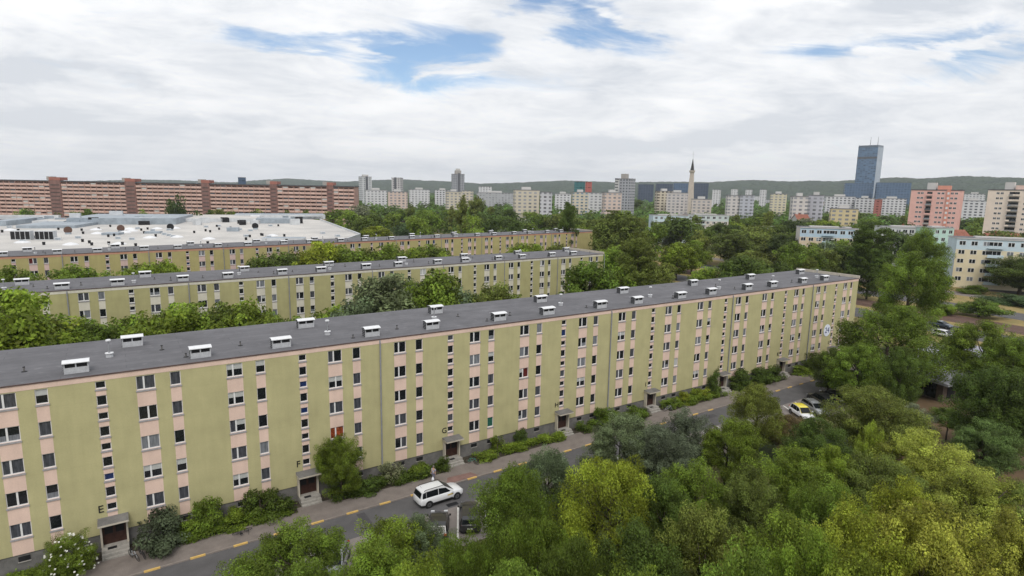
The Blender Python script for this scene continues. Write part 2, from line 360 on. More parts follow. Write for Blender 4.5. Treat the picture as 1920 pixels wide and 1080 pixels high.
while x < 130:
    for (xa, ya, xb, yb) in ((x, 48.6, x - 2.7, 43.7),):
        d = Vector((xb - xa, yb - ya, 0)).normalized(); nx_, ny_ = -d.y * .085, d.x * .085
        ln.poly([(xa + nx_, ya + ny_, .014), (xb + nx_, yb + ny_, .014), (xb - nx_, yb - ny_, .014), (xa - nx_, ya - ny_, .014)][::-1], M_LINE)
    x += 3.09
struct(ln.build('road_marking'))
struct(sheet('drain_cover', [(25.7, 49.1), (26.9, 49.1), (26.9, 49.7), (25.7, 49.7)], .012, M_BLACK))
pt_ = MB(); M_PATCH = mat('asphalt_patch', (.066, .064, .068), .92, .2, 1.2, fine=.12)
for (xa, ya, xb, yb) in ((6, 50.2, 9.5, 51.4), (17.5, 49.2, 18.3, 52.6), (31, 50.6, 36, 51.5), (47, 49.3, 49, 52.4), (63, 51, 70, 52), (98, 49.5, 101, 51)): pt_.poly([(xa, ya, .0075), (xb, ya, .0075), (xb, yb, .0075), (xa, yb, .0075)], M_PATCH)
struct(pt_.build('road_patches'))
mh = MB()
for (xa, ya) in ((12.5, 51.6), (39.0, 50.4), (58.5, 51.8), (96.0, 51.2)): mh.cyl(xa, ya, .004, .014, .34, .34, M_BLACK, 16)
struct(mh.build('manhole_covers'))
# avenue beyond the end of the front block, with tram track between its carriageways
def strip(name, xa, xb, z, m):
    k = .10; return struct(sheet(name, [(xa + k * (-60 - 60), -60), (xb + k * (-120), -60), (xb + k * 300, 360), (xa + k * 300, 360)], z, m))
strip('dry_verge', 140, 250, .006, M_DRY)
strip('avenue_road', 160, 173, .012, M_ASPH); strip('avenue_road', 198, 210, .012, M_ASPH); strip('footpath', 228, 236, .012, M_WALK)
strip('footpath', 146, 150, .012, M_WALK)
tb = strip('tram_track_bed', 177.5, 189, .012, M_TRACK)
rl = MB(); M_RAIL = mat('rail_steel', (.16, .12, .10), .5, .2, metal=.6)
for xx in (179.2, 180.7, 185.0, 186.5):
    kk = .10; rl.poly([(xx - 12, -60, .06), (xx - 11.8, -60, .06), (xx + 30.2, 360, .06), (xx + 30, 360, .06)], M_RAIL)
struct(rl.build('tram_rails'))
struct(sheet('car_park', [(252, 60), (300, 55), (310, 88), (250, 92)], .016, M_ASPH))
struct(sheet('bare_soil', [(66, -6), (110, 2), (116, 42), (66, 30), (60, 10)], .02, mat('bare_soil', (.16, .105, .06), .95, .3, .3, col2=(.10, .07, .04), fine=.15)))
# ------------------------------------------------------------------ long five storey blocks
FLOOR = 2.7
def pane_variant(rng, kind):
    r = rng.random()
    if kind == 'stair': return [(0, 1, M_GLASS if r < .82 else (M_CURT if r < .93 else M_BLUEC))]
    if r < .38: return [(0, 1, M_GLASS)]
    if r < .74: return [(0, 1, M_CURT)]
    if r < .83: return [(0, 1, M_NET)]
    if r < .88: return [(0, .55, M_GLASS), (.55, 1, M_BLIND)]
    if r < .895: return [(0, 1, M_BLIND)]
    if r < .96: return [(0, .4, M_NET), (.4, 1, M_GLASS)]
    return [(0, 1, rng.choice([M_RED, M_GREENC, M_BLUEC, M_CURT]))]
def win_parts(w, h, variants, frame, pane, sill, ox=0, oy=0, oz=0, mull=None):
    "window of size w x h with its lower left corner at ox,oz; glass lies .11 behind the wall face"
    fr = .055; y0, y1 = oy + .07, oy + .13
    frame.box(ox, y0, oz, ox + w, y1, oz + fr * 1.5, M_FRAME); frame.box(ox, y0, oz + h - fr, ox + w, y1, oz + h, M_FRAME)
    frame.box(ox, y0, oz + fr * 1.5, ox + fr, y1, oz + h - fr, M_FRAME); frame.box(ox + w - fr, y0, oz + fr * 1.5, ox + w, y1, oz + h - fr, M_FRAME)
    cells = [(ox + fr, ox + w - fr)]
    if mull:
        mx = ox + w * mull; frame.box(mx - .065, y0 - .01, oz + fr * 1.5, mx + .065, y1, oz + h - fr, M_FRAME)
        cells = [(ox + fr, mx - .065), (mx + .065, ox + w - fr)]
    for ci, (a, b) in enumerate(cells):
        vs = variants[min(ci, len(variants) - 1)]
        for (t0, t1, m) in vs:
            za = oz + fr * 1.5; zb = oz + h - fr; pane.poly([(a, y1 - .02, za + (zb - za) * t0), (b, y1 - .02, za + (zb - za) * t0), (b, y1 - .02, za + (zb - za) * t1), (a, y1 - .02, za + (zb - za) * t1)], m)
    sill.box(ox - .05, oy - .07, oz - .14, ox + w + .05, oy + .07, oz - .002, M_SILL)
def chimney_mesh():
    b = MB(); hx, hy = .92, .46
    b.box(-hx, -hy, 0, hx, hy, .52, M_LOUV)
    b.box(-hx + .10, -hy + .10, .52, hx - .10, hy - .10, .94, M_BLACK, skip='b')
    for sx in (-1, -.02, 1):
        for sy in (-1, 1): b.box(sx * (hx - .05) - .05, sy * (hy - .05) - .05, .52, sx * (hx - .05) + .05, sy * (hy - .05) + .05, .94, M_LOUV, skip='b')
    b.box(-hx - .03, -hy + .05, .06, -hx - .002, hy - .05, .90, M_BLACK)
    for z in (.2, .4, .6, .8): b.box(-hx - .06, -hy + .05, z, -hx - .031, hy - .05, z + .04, M_GREY)
    n = 6; W2 = hx + .09; D2 = hy + .14
    for i in range(n):                          # arched sheet cap
        a = -1 + 2 * i / n; c = -1 + 2 * (i + 1) / n
        za = .94 + .13 * (1 - a * a); zc = .94 + .13 * (1 - c * c)
        b.poly([(-W2, a * D2, za + .04), (W2, a * D2, za + .04), (W2, c * D2, zc + .04), (-W2, c * D2, zc + .04)], M_WHITE)
        b.poly([(-W2, a * D2, za), (-W2, c * D2, zc), (W2, c * D2, zc), (W2, a * D2, za)], M_GREY)
        for sx in (-1, 1): b.poly([(sx * W2, a * D2, za), (sx * W2, c * D2, zc), (sx * W2, c * D2, zc + .04), (sx * W2, a * D2, za + .04)], M_WHITE)
    b.box(-W2, -D2 - .02, .92, W2, -D2 + .02, .98, M_WHITE); b.box(-W2, D2 - .02, .92, W2, D2 + .02, .98, M_WHITE)
    return b.mesh('chimney')
CHIM = chimney_mesh()
def flue_mesh():
    b = MB(); b.cyl(0, 0, 0, .35, .30, .26, M_LOUV, 12); b.cyl(0, 0, .35, 1.5, .075, .075, M_GREY, 8); b.cyl(0, 0, 1.5, 1.62, .22, .20, M_WHITE, 10); b.cyl(0, 0, .33, .40, .34, .34, M_WHITE, 12)
    return b.mesh('vent_pipe')
FLUE = flue_mesh()
def stub_mesh():
    b = MB(); b.cyl(0, 0, 0, .42, .07, .07, M_PLINTH, 7); b.cyl(0, 0, 0, .05, .24, .16, M_BLACK, 9); b.cyl(0, 0, .42, .48, .10, .09, M_BLACK, 7)
    return b.mesh('stub_vent')
STUB = stub_mesh()
def drain_mesh():
    b = MB(); b.tube([(0, -.12, .5), (0, -.12, 15.3), (0, -.02, 15.55)], .085, M_GREY, 8)
    for z in (2.5, 5.2, 7.9, 10.6, 13.3): b.cyl(0, -.12, z, z + .07, .11, .11, M_GREY, 8)
    return b.mesh('drainpipe')
DRAIN = drain_mesh()
def slab_block(label, loc, rz, x0, x1, stairs, sp, pipes, wall, panel, band, near, seed, letters=None):
    rng = random.Random(seed)
    root = thing('apartment_block', label, 'apartment building', loc, rz)
    g = MB(); H0, H1 = 1.65, 15.17; DEP = 12.75
    cols = []
    for s in stairs:
        for (a, b, kd) in ((-6.78, -5.42, 'wide'), (-4.28, -3.45, 'narrow'), (-.36, .36, 'stair'), (2.48, 3.88, 'wide'), (5.0, 5.82, 'narrow')):
            if s + a > x0 + .5 and s + b < x1 - .5: cols.append((s + a, s + b, kd, s))
    x = x0; wins = []
    for (a, b, kd, s) in cols:
        g.poly([(x, 0, H0), (a, 0, H0), (a, 0, H1), (x, 0, H1)], wall)
        if kd == 'stair':
            op = []
            for k in range(5):
                op.append((14.46 - FLOOR * k, 15.10 - FLOOR * k))
                if k < 4: op.append((12.98 - FLOOR * k, 13.88 - FLOOR * k))
        else: op = [(13.86 - FLOOR * k, 15.10 - FLOOR * k) for k in range(5)]
        op.sort(); z = H0 if kd != 'stair' else 3.0
        if kd == 'stair': g.poly([(a, 0, H0), (b, 0, H0), (b, 0, 3.0), (a, 0, 3.0)], wall)
        for (za, zb) in op:
            g.poly([(a, 0, z), (b, 0, z), (b, 0, za), (a, 0, za)], panel)
            D_ = .15
            g.poly([(a, 0, za), (a, D_, za), (a, D_, zb), (a, 0, zb)][::-1], panel); g.poly([(b, 0, za), (b, 0, zb), (b, D_, zb), (b, D_, za)][::-1], panel)
            g.poly([(a, 0, zb), (a, D_, zb), (b, D_, zb), (b, 0, zb)][::-1], panel); g.poly([(a, 0, za), (b, 0, za), (b, D_, za), (a, D_, za)][::-1], panel)
            wins.append((a, za, b - a, zb - za, kd)); z = zb
        g.poly([(a, 0, z), (b, 0, z), (b, 0, H1), (a, 0, H1)], wall); x = b
    g.poly([(x, 0, H0), (x1, 0, H0), (x1, 0, H1), (x, 0, H1)], wall)
    g.poly([(x0, -.02, H1), (x1, -.02, H1), (x1, -.02, 15.6), (x0, -.02, 15.6)], band); g.poly([(x0, 0, H1), (x1, 0, H1), (x1, -.02, H1), (x0, -.02, H1)], band)
    g.poly([(x0, 0, H0), (x0, .09, H0), (x1, .09, H0), (x1, 0, H0)], M_BLACK)
    g.poly([(x1, 0, H0), (x1, DEP, H0), (x1, DEP, 15.6), (x1, 0, 15.6)], wall); g.poly([(x0, DEP, 0), (x0, 0, 0), (x0, 0, 15.6), (x0, DEP, 15.6)], wall)
    g.poly([(x1, DEP, 0), (x0, DEP, 0), (x0, DEP, 15.6), (x1, DEP, 15.6)], wall)
    g.build('wall', root)
    p = MB(); p.poly([(x0, .09, 0), (x1, .09, 0), (x1, .09, H0), (x0, .09, H0)], M_PLINTH); p.poly([(x1, .09, 0), (x1, DEP, 0), (x1, DEP, H0), (x1, .09, H0)], M_PLINTH)
    for (a, b, kd, s) in cols:
        if kd != 'stair': mx = (a + b) / 2; p.box(mx - .38, .05, 1.0, mx + .38, .088, 1.42, M_BLACK); p.box(mx - .42, .02, .92, mx + .42, .088, .998, M_CONC)
    p.build('plinth', root)
    # windows: the hundred nearest as parts of their own, the rest as one
    camx = -loc[0]
    def wdist(w): return (w[0] + loc[0]) ** 2 * .75 + (CAM_H - w[1]) ** 2 * .3
    order = sorted([w for w in wins if (loc[0] + w[0]) > x_left], key=wdist) + [w for w in wins if (loc[0] + w[0]) <= x_left]
    rest = MB()
    for i, (a, za, w, h, kd) in enumerate(order):
        vs = [pane_variant(rng, kd)];
        if kd == 'wide': vs = [vs[0], vs[0] if rng.random() < .7 else pane_variant(rng, kd)]
        mull = (.40 if rng.random() < .85 else .52) if kd == 'wide' else None
        if near and abs(a - (14.37 + 2.48 )) < .3 and abs(za - (13.86 - 3 * FLOOR)) < .2: vs = [[(0, 1, M_ORANGE)]]
        if i < 100:
            if near:
                f, pn, sl = MB(), MB(), MB(); win_parts(w, h, vs, f, pn, sl, mull=mull)
                o = f.build('window', root, (a, 0, za)); pn.build('pane', o); sl.build('sill', o)
            else:
                f = MB(); win_parts(w, h, vs, f, f, f, mull=mull); f.build('window', root, (a, 0, za))
        else: win_parts(w, h, vs, rest, rest, rest, a, 0, za, mull)
    o = rest.build('window', root); o['kind'] = 'stuff'
    # roof with its chimneys
    r = MB(); r.box(x0 - .1, -.05, 15.6, x1, DEP + .16, 15.70, M_TRIM, top=M_ROOF)
    r.box(x0 - .1, -.09, 15.62, x1, -.051, 15.72, M_TRIM); r.box(x1 + .001, -.09, 15.6, x1 + .25, DEP + .16, 16.2, M_BEIGE)
    rf = r.build('roof', root)
    for s in stairs:
        for dx, dy in ((-1.62, 1.7), (7.5, 1.7), (2.7, 9.1)):
            if x0 + 1.5 < s + dx < x1 - 1.6: c = link('chimney', CHIM, rf, (s + dx + rng.uniform(-.15, .15), dy, 15.70)); c.scale = (rng.uniform(.86, .98), .94, rng.uniform(.86, .98))
        if x0 + 1.5 < s + 1 < x1 - 1: link('vent_pipe', FLUE, rf, (s + rng.choice([.7, 1.0, 3.8]), rng.choice([4.4, 5.6, 3.2]), 15.70))
    for s in stairs:                                     # small stub vents
        for dx, dy in ((-5.5, 3.8), (4.6, 6.3), (6.1, 2.4)):
            if x0 + 1 < s + dx < x1 - 1:
                sb = link('stub_vent', STUB, rf, (s + dx + rng.uniform(-.8, .8), dy + rng.uniform(-.7, .7), 15.70)); sb.scale = (1, 1, rng.uniform(.6, 1.3))
    for a in pipes: link('drainpipe', DRAIN, root, (a, 0, 0))
    for i, s in enumerate(stairs):
        if not (x0 + 2 < s < x1 - 2): continue
        cn = MB(); cn.box(s - 1.1, -1.25, 2.86, s + 1.1, 0, 3.02, M_BEIGE, top=M_PLINTH); cn.poly([(s - 1.1, -1.25, 3.03), (s + 1.1, -1.25, 3.03), (s + 1.1, -.02, 3.14), (s - 1.1, -.02, 3.14)], M_PLINTH)
        for sx in (-1.0, .86): cn.box(s + sx, -.5, .66, s + sx + .14, -.002, 2.858, M_BEIGE)
        cn.build('canopy', root)
        dr = MB(); dr.box(s - .86, -.05, .66, s + .86, -.002, 2.858, M_DOOR); dr.box(s - .7, -.07, 1.6, s - .1, -.051, 2.5, M_BLACK); dr.box(s + .1, -.07, 1.6, s + .7, -.051, 2.5, M_BLACK); dr.build('door', root)
        st = MB(); st.box(s - .98, -1.15, 0, s + .98, .0, .66, M_STEP, skip='k'); st.box(s - .98, -1.42, 0, s + .98, -1.151, .44, M_STEP, skip='k'); st.box(s - .98, -1.69, 0, s + .98, -1.421, .22, M_STEP, skip='k')
        st.box(s - .55, -1.05, .661, s + .1, -.65, .675, M_BLACK); st.build('steps', root)
        if letters and letters[i]:
            o = link('letter', text_mesh(letters[i], .92, .02, M_BLACK), root, (s - .80, -.03, 3.92)); o.rotation_euler = (R(90), 0, 0)
    return root
x_left = -24
M_ROOF = roof_mat('bitumen_roof', (.125, .124, .134))
M_WALL1 = wall_mat('olive_render', (.43, .40, .218)); M_PINK = wall_mat('pink_render', (.68, .51, .43))
M_WALL2 = wall_mat('olive_render_middle', (.385, .36, .185)); M_CREAM = wall_mat('cream_render', (.60, .57, .49))
M_WALL3 = wall_mat('olive_render_far', (.39, .345, .16)); M_LILAC = wall_mat('lilac_render', (.58, .43, .40)); M_TERR = wall_mat('terracotta_band', (.50, .27, .19))
b1 = slab_block('long olive green block with pink panels nearest the camera, doors lettered E to L', (0, 58.1, 0), 0, -30, 119.9,
                STAIRS, 0, [22.3, 55.05, 81.1, 104.0], M_WALL1, M_PINK, M_PINK, True, 3, [None, 'E', 'F', 'G', 'H', 'I', 'J', 'K', 'L'])
sg = MB(); ncir = 40
sg.poly([(1.15 * math.cos(t * 2 * math.pi / ncir), -.05, 1.15 * math.sin(t * 2 * math.pi / ncir)) for t in range(ncir)], mat('sign_white', (.70, .74, .82), .5, .04))
for t in range(ncir):
    a, c = t * 2 * math.pi / ncir, (t + 1) * 2 * math.pi / ncir
    sg.poly([(1.15 * math.cos(a), 0, 1.15 * math.sin(a)), (1.15 * math.cos(c), 0, 1.15 * math.sin(c)), (1.15 * math.cos(c), -.05, 1.15 * math.sin(c)), (1.15 * math.cos(a), -.05, 1.15 * math.sin(a))], M_FRAME)
sgo = sg.build('number_sign', b1, (110.2, -.02, 6.45))
o = link('number', text_mesh('24', 1.55, .01, mat('sign_blue', (.03, .05, .16), .5, .1)), sgo, (0, -.065, 0)); o.rotation_euler = (R(90), 0, 0)
b2 = slab_block('second long olive green block with cream panels, middle one of the three', (1.5, 109.3, -.2), math.atan2(5.4, 96.2), -42, 103.9,
                [16.05 * i for i in range(-2, 7)], 0, [16.05 * i + 8.0 - 16.05 for i in range(-1, 8)], M_WALL2, M_CREAM, M_CREAM, False, 5)
b3 = slab_block('third long olive green block with lilac panels in front of the white shopping centre roof', (-18.1, 161.3, 0), math.atan2(16.6, 146.8), -30, 179,
                [16.42 * i for i in range(-1, 11)], 0, [16.42 * i + 8.2 for i in range(-2, 10)], M_WALL3, M_LILAC, M_TERR, False, 9)
# ------------------------------------------------------------------ foliage prototypes
def leaves_to_mesh(name, P, Nn, T, L_, Wd, rnd):
    n = len(P); B = np.cross(Nn, T); B /= np.linalg.norm(B, axis=1)[:, None] + 1e-9
    L_ = L_[:, None]; Wd = Wd[:, None]
    V = np.empty((n, 4, 3), np.float32); V[:, 0] = P - T * L_; V[:, 1] = P - B * Wd + T * L_ * .15 - Nn * Wd * .25; V[:, 2] = P + T * L_; V[:, 3] = P + B * Wd + T * L_ * .15 - Nn * Wd * .25
    me = bpy.data.meshes.new(name); me.vertices.add(n * 4); me.vertices.foreach_set('co', V.reshape(-1))
    me.loops.add(n * 4); me.loops.foreach_set('vertex_index', np.arange(n * 4, dtype=np.int32))
    me.polygons.add(n); me.polygons.foreach_set('loop_start', np.arange(0, n * 4, 4, dtype=np.int32)); me.polygons.foreach_set('loop_total', np.full(n, 4, np.int32))
    a = me.attributes.new('rnd', 'FLOAT_VECTOR', 'FACE'); a.data.foreach_set('vector', rnd.astype(np.float32).reshape(-1))
    me.materials.append(M_LEAF); me.update(calc_edges=True); return me
PROF = {'round': lambda t: np.sqrt(np.clip(1 - (2 * t - 1) ** 2, 0, 1)) * (1.08 - .25 * t), 'oval': lambda t: np.sqrt(np.clip(1 - (2 * t - 1) ** 2, 0, 1)) ** .8 * (1.15 - .5 * t),
        'cone': lambda t: np.clip(1.12 - t, 0, 1) ** .8 * np.clip(t * 6, 0, 1), 'column': lambda t: np.clip(np.sin(np.pi * np.clip(t * .92 + .06, 0, 1)), 0, 1) ** .45,
        'dome': lambda t: np.sqrt(np.clip(1 - t ** 2, 0, 1)) * np.clip(t * 5 + .6, 0, 1), 'flat': lambda t: np.clip(np.sin(np.pi * np.clip(t * .75 + .2, 0, 1)), 0, 1)}
def crown(name, shape, Rr, Hh, ncl, rc, nlf, leaf, seed, droop=0.0, up=.5, lump=.22, flat=.62, wid=.55, spray=.5):
    rg = np.random.default_rng(seed)
    nb = max(5, min(24, ncl // 8)); tb = rg.random(nb) ** .85; hb = rg.random(nb) * 6.283; lbr = rg.uniform(.80, 1.20, nb); wb_ = rg.integers(0, nb, ncl * 3)
    t = np.clip(tb[wb_] + rg.normal(0, .09, ncl * 3), 0, 1); th = hb[wb_] + rg.normal(0, .30, ncl * 3); free = rg.random(ncl * 3) < .25
    t = np.where(free, rg.random(ncl * 3), t); th = np.where(free, rg.random(ncl * 3) * 6.283, th); lbr = np.where(free, 1.0, lbr[wb_])
    prof = PROF[shape](t); keep = rg.random(ncl * 3) < prof * .9 + .1; t, th, prof, lbr = t[keep][:ncl], th[keep][:ncl], prof[keep][:ncl], lbr[keep][:ncl]; nc = len(t)
    ph = rg.random(6) * 6.28
    lum = 1 + lump * (np.sin(th * 2 + ph[0] + t * 5) * .5 + np.sin(th * 3 + ph[1] - t * 7) * .5 + np.sin(th * 5 + ph[2] + t * 11) * .35)
    rad = Rr * prof * (.40 + .60 * np.sqrt(rg.random(nc))) * lum * lbr * .86
    C = np.stack([rad * np.cos(th), rad * np.sin(th), t * Hh * .94 * (1 + .35 * (lbr - 1)) + Hh * .02 + rg.normal(0, .02 * Hh, nc)], 1)
    cr = rc * (.6 + .8 * rg.random(nc)); crn = rg.random(nc)
    k = (nlf * (cr / rc) ** 2).astype(int) + 5; idx = np.repeat(np.arange(nc), k); n = len(idx)
    d = rg.normal(size=(n, 3)); d[:, 2] = d[:, 2] * .8 + .35; d /= np.linalg.norm(d, axis=1)[:, None]
    sh = (.55 + .5 * rg.random(n) ** .6)
    off = d * (cr[idx] * sh)[:, None] * np.array([1, 1, flat])
    ax_ = np.stack([np.cos(th) * .75, np.sin(th) * .75, .15 + .75 * t], 1); ax_ /= np.linalg.norm(ax_, axis=1)[:, None]   # twigs point outwards and up
    al = (off * ax_[idx]).sum(1)[:, None] * ax_[idx]; P = C[idx] + off + al * spray
    if droop: P[:, 2] -= droop * (sh ** 2) * cr[idx] * (1 - np.clip(d[:, 2], 0, 1)) * rg.random(n) * 1.6
    Nn = d * .7 + np.array([0, 0, up]) + rg.normal(0, .45, (n, 3)); Nn /= np.linalg.norm(Nn, axis=1)[:, None]
    T = np.cross(Nn, rg.normal(size=(n, 3)))
    if droop: T = T * (1 - .6 * min(1, droop)) + np.array([0, 0, -1.0]) * .6 * droop
    T /= np.linalg.norm(T, axis=1)[:, None] + 1e-9
    L_ = leaf * (.6 + .8 * rg.random(n)); Wd = L_ * wid
    rnd = np.stack([rg.random(n) * .6 + crn[idx] * .4, rg.random(n), crn[idx]], 1)
    P[:, 2] = np.clip(P[:, 2], .02 * Hh, Hh * 1.06)
    return leaves_to_mesh(name, P, Nn, T, L_, Wd, rnd)
def trunk_mesh(Hh, r, nl, spread, seed, h0=.3):
    rg = random.Random(seed); b = MB(); top = Vector((rg.uniform(-.2, .2), rg.uniform(-.2, .2), Hh * .8))
    b.tube([(0, 0, -.2), (0, 0, Hh * .15), top * .55, top], [r * 1.25, r, r * .6, r * .15], M_BARK, 7)
    for i in range(nl):
        z = Hh * (h0 + .45 * i / nl); t = rg.random() * 6.28; q = spread * (.6 + .4 * rg.random())
        a = Vector((top.x * z / Hh, top.y * z / Hh, z)); e = a + Vector((q * math.cos(t), q * math.sin(t), Hh * .25)); mid = (a + e) / 2 + Vector((0, 0, -.05 * Hh))
        b.tube([a, mid, e], [r * .45, r * .28, r * .08], M_BARK, 5)
    return b.mesh('trunk', True)
# name: (crown mesh list, radius, crown height)
PT = {}
def proto(key, shape, Rr, Hh, ncl, rc, nlf, leaf, n=2, **kw):
    PT[key] = ([crown('crown', shape, Rr, Hh, ncl, rc, nlf, leaf, 100 + hash_(key) + i, **kw) for i in range(n)], Rr, Hh)
def hash_(s): return sum(ord(c) * (i + 3) for i, c in enumerate(s)) % 977
proto('near_broad', 'round', 4.2, 7.5, 360, .50, 190, .072, 4, up=.45, lump=.34, flat=.95, spray=.7)
proto('near_droop', 'oval', 4.2, 8.5, 360, .52, 220, .075, 3, droop=.9, up=.35, wid=.36, lump=.3)
proto('near_fine', 'dome', 4.5, 6.5, 420, .46, 170, .066, 4, up=.6, flat=.8, lump=.38, spray=.6)
proto('near_loose', 'round', 4.0, 7.5, 250, .50, 175, .072, 3, up=.45, lump=.45, flat=1.0, spray=.9)
proto('mid_round', 'round', 5, 9, 200, .85, 70, .21, 3, up=.55, lump=.32, flat=.85)
proto('mid_oval', 'oval', 4.5, 11, 210, .85, 65, .21, 2, up=.45, lump=.28)
proto('mid_poplar', 'column', 5, 20, 420, .9, 110, .17, 2, up=.35, lump=.16)
proto('mid_flat', 'dome', 6, 8, 90, 1.6, 120, .25, 2, up=.6, lump=.35)
proto('far_round', 'round', 5, 8, 34, 1.9, 55, .42, 4, up=.6, lump=.3)
proto('far_poplar', 'column', 3, 16, 44, 1.4, 40, .42, 2, up=.4, lump=.15)
proto('far_cone', 'cone', 3.5, 12, 50, 1.2, 30, .45, 1, up=.3)
proto('shrub', 'dome', 1.2, 1.7, 40, .38, 130, .06, 3, up=.5, lump=.35)
TRK = [trunk_mesh(1.0 * 10, .22, 6, 2.2, 5), trunk_mesh(10, .26, 8, 2.6, 9), trunk_mesh(10, .2, 5, 1.8, 12)]
G = {'dark': (.070, .104, .021), 'deep': (.050, .074, .020), 'mid': (.108, .158, .024), 'bright': (.142, .202, .028), 'lime': (.190, .235, .031), 'yellow': (.250, .275, .050),
     'sage': (.112, .145, .072), 'grey': (.106, .124, .072), 'olive': (.122, .152, .034), 'purple': (.032, .015, .023), 'blue': (.080, .128, .052), 'silver': (.17, .20, .13), 'brown': (.13, .10, .045)}
def tree_at(x, y, h, rad, key, col, label, group=None, cat='tree', base=.16, name='tree', sq=1.0):
    ms, Rr, Hh = PT[key]; i = random.randrange(len(ms))
    root = thing(name, label, cat, (x, y, 0), random.random() * 6.28, group)
    ch = h * (1 - base); c = link('crown', ms[i], root, (0, 0, h * base)); c.scale = (rad / Rr, rad / Rr * sq, ch / Hh * .97)
    cc = G[col] if isinstance(col, str) else col; j = random.uniform(.94, 1.06); c.color = (cc[0] * j, cc[1], cc[2] / j, 1)
    t = link('trunk', random.choice(TRK), root, (0, 0, 0)); t.scale = (max(.5, rad / 4.5),) * 2 + (h / 10.5,)
    return root
def tree(px, py, h, wpx, key, col, label, group=None, **kw):
    p = at(px, py, h); d = math.hypot(p.x, p.y); D = (ray(px, py) * ((h - CAM_H) / ray(px, py).z)).length
    depth = D / ray(px, py).length
    rad = wpx / 2 * depth / F_PX / max(.75, (ray(px, py).normalized().dot(fw)) ** .5)
    return tree_at(p.x, p.y, h, rad, key, col, label, group, **kw)
def tree_row(px, py, Y, wpx, key, col, label, group=None, slope=0.0, **kw):
    "tree standing on the line y = Y + slope * x whose top is seen at the pixel"
    r = ray(px, py); t = Y / (r.y - slope * r.x); x, y, h = r.x * t, r.y * t, CAM_H + r.z * t
    return tree_at(x, y, h, wpx / 2 * t / F_PX / max(.75, r.normalized().dot(fw) ** .5), key, col, label, group, **kw)
# --- foreground trees
tree(552, 985, 8, 185, 'near_broad', 'mid', 'round green tree at the bottom edge, leftmost beside the road')
tree(735, 972, 8, 165, 'near_loose', 'bright', 'light green maple between the leftmost round tree and the parked black hatchback')
tree(790, 975, 7.2, 120, 'near_broad', 'sage', 'grey-green tree whose crown covers the front of the first parked dark car')
tree(970, 880, 10.5, 205, 'near_droop', 'mid', 'big drooping green tree just right of the two parked dark cars')
tree(1030, 842, 9.5, 150, 'near_droop', 'sage', 'dusky green tree between the drooping tree and the doorway of H')
tree(1095, 862, 9, 110, 'near_broad', 'grey', 'dusky tree squeezed left of the tall yellow-lime tree')
tree(1150, 856, 11.5, 225, 'near_droop', 'lime', 'tall yellow-lime tree with hanging sprays in front of the grey-green pair')
tree(1165, 778, 8, 135, 'near_broad', 'sage', 'grey-green round tree below door H, left one of a touching pair')
tree(1235, 800, 7.5, 130, 'near_broad', 'grey', 'dull sage tree behind the lime tree, right one of a touching pair')
tree(1290, 765, 8.4, 105, 'near_loose', 'grey', 'sparse grey tree below door I beside the green maple')
tree(1370, 785, 8, 120, 'near_broad', 'mid', 'green maple to the right of the sparse grey tree')
tree(1425, 722, 8.5, 120, 'near_droop', 'olive', 'olive tree with layered sprays beside the yellow topped van')
tree(1480, 776, 5.6, 72, 'near_loose', 'brown', 'small brownish tree in front of the yellow topped van')
tree(1614, 648, 9.5, 105, 'near_broad', 'mid', 'green tree overhanging the far end of the road')
tree(1674, 578, 14, 165, 'near_broad', 'mid', 'largest dark green tree just past the end of the front block', base=.06)
tree(1695, 655, 10, 75, 'near_broad', 'dark', 'shadowy green tree between the largest tree and the kiosk')
tree(1560, 655, 7.5, 60, 'near_broad', 'dark', 'low dark tree against the end of the front block')
tree(1645, 728, 9, 160, 'near_broad', 'olive', 'broad olive green tree below the parked black cars')
tree(1545, 790, 8, 120, 'near_broad', 'dark', 'dark tree directly below the silver estate car')
tree(1720, 762, 6, 70, 'near_broad', 'silver', 'small pale leaved tree left of the sapling on bare soil')
tree(1782, 765, 4.5, 62, 'near_loose', 'mid', 'thin young sapling standing on the bare soil', base=.4)
tree(1850, 788, 7, 108, 'near_broad', (.095, .140, .042), 'neat round dark tree with pale tips on the bare soil at right')
tree(1852, 606, 11.5, 130, 'near_broad', 'mid', 'wide green tree behind the kiosk roof')
tree(1908, 632, 11, 115, 'near_broad', 'mid', 'green tree at the right edge beyond the kiosk')
tree(1872, 690, 12, 130, 'near_broad', 'dark', 'dark tree shading the right side of the kiosk')
tree(1905, 690, 12, 150, 'near_broad', 'dark', 'dark tree at the right edge above the bare soil')
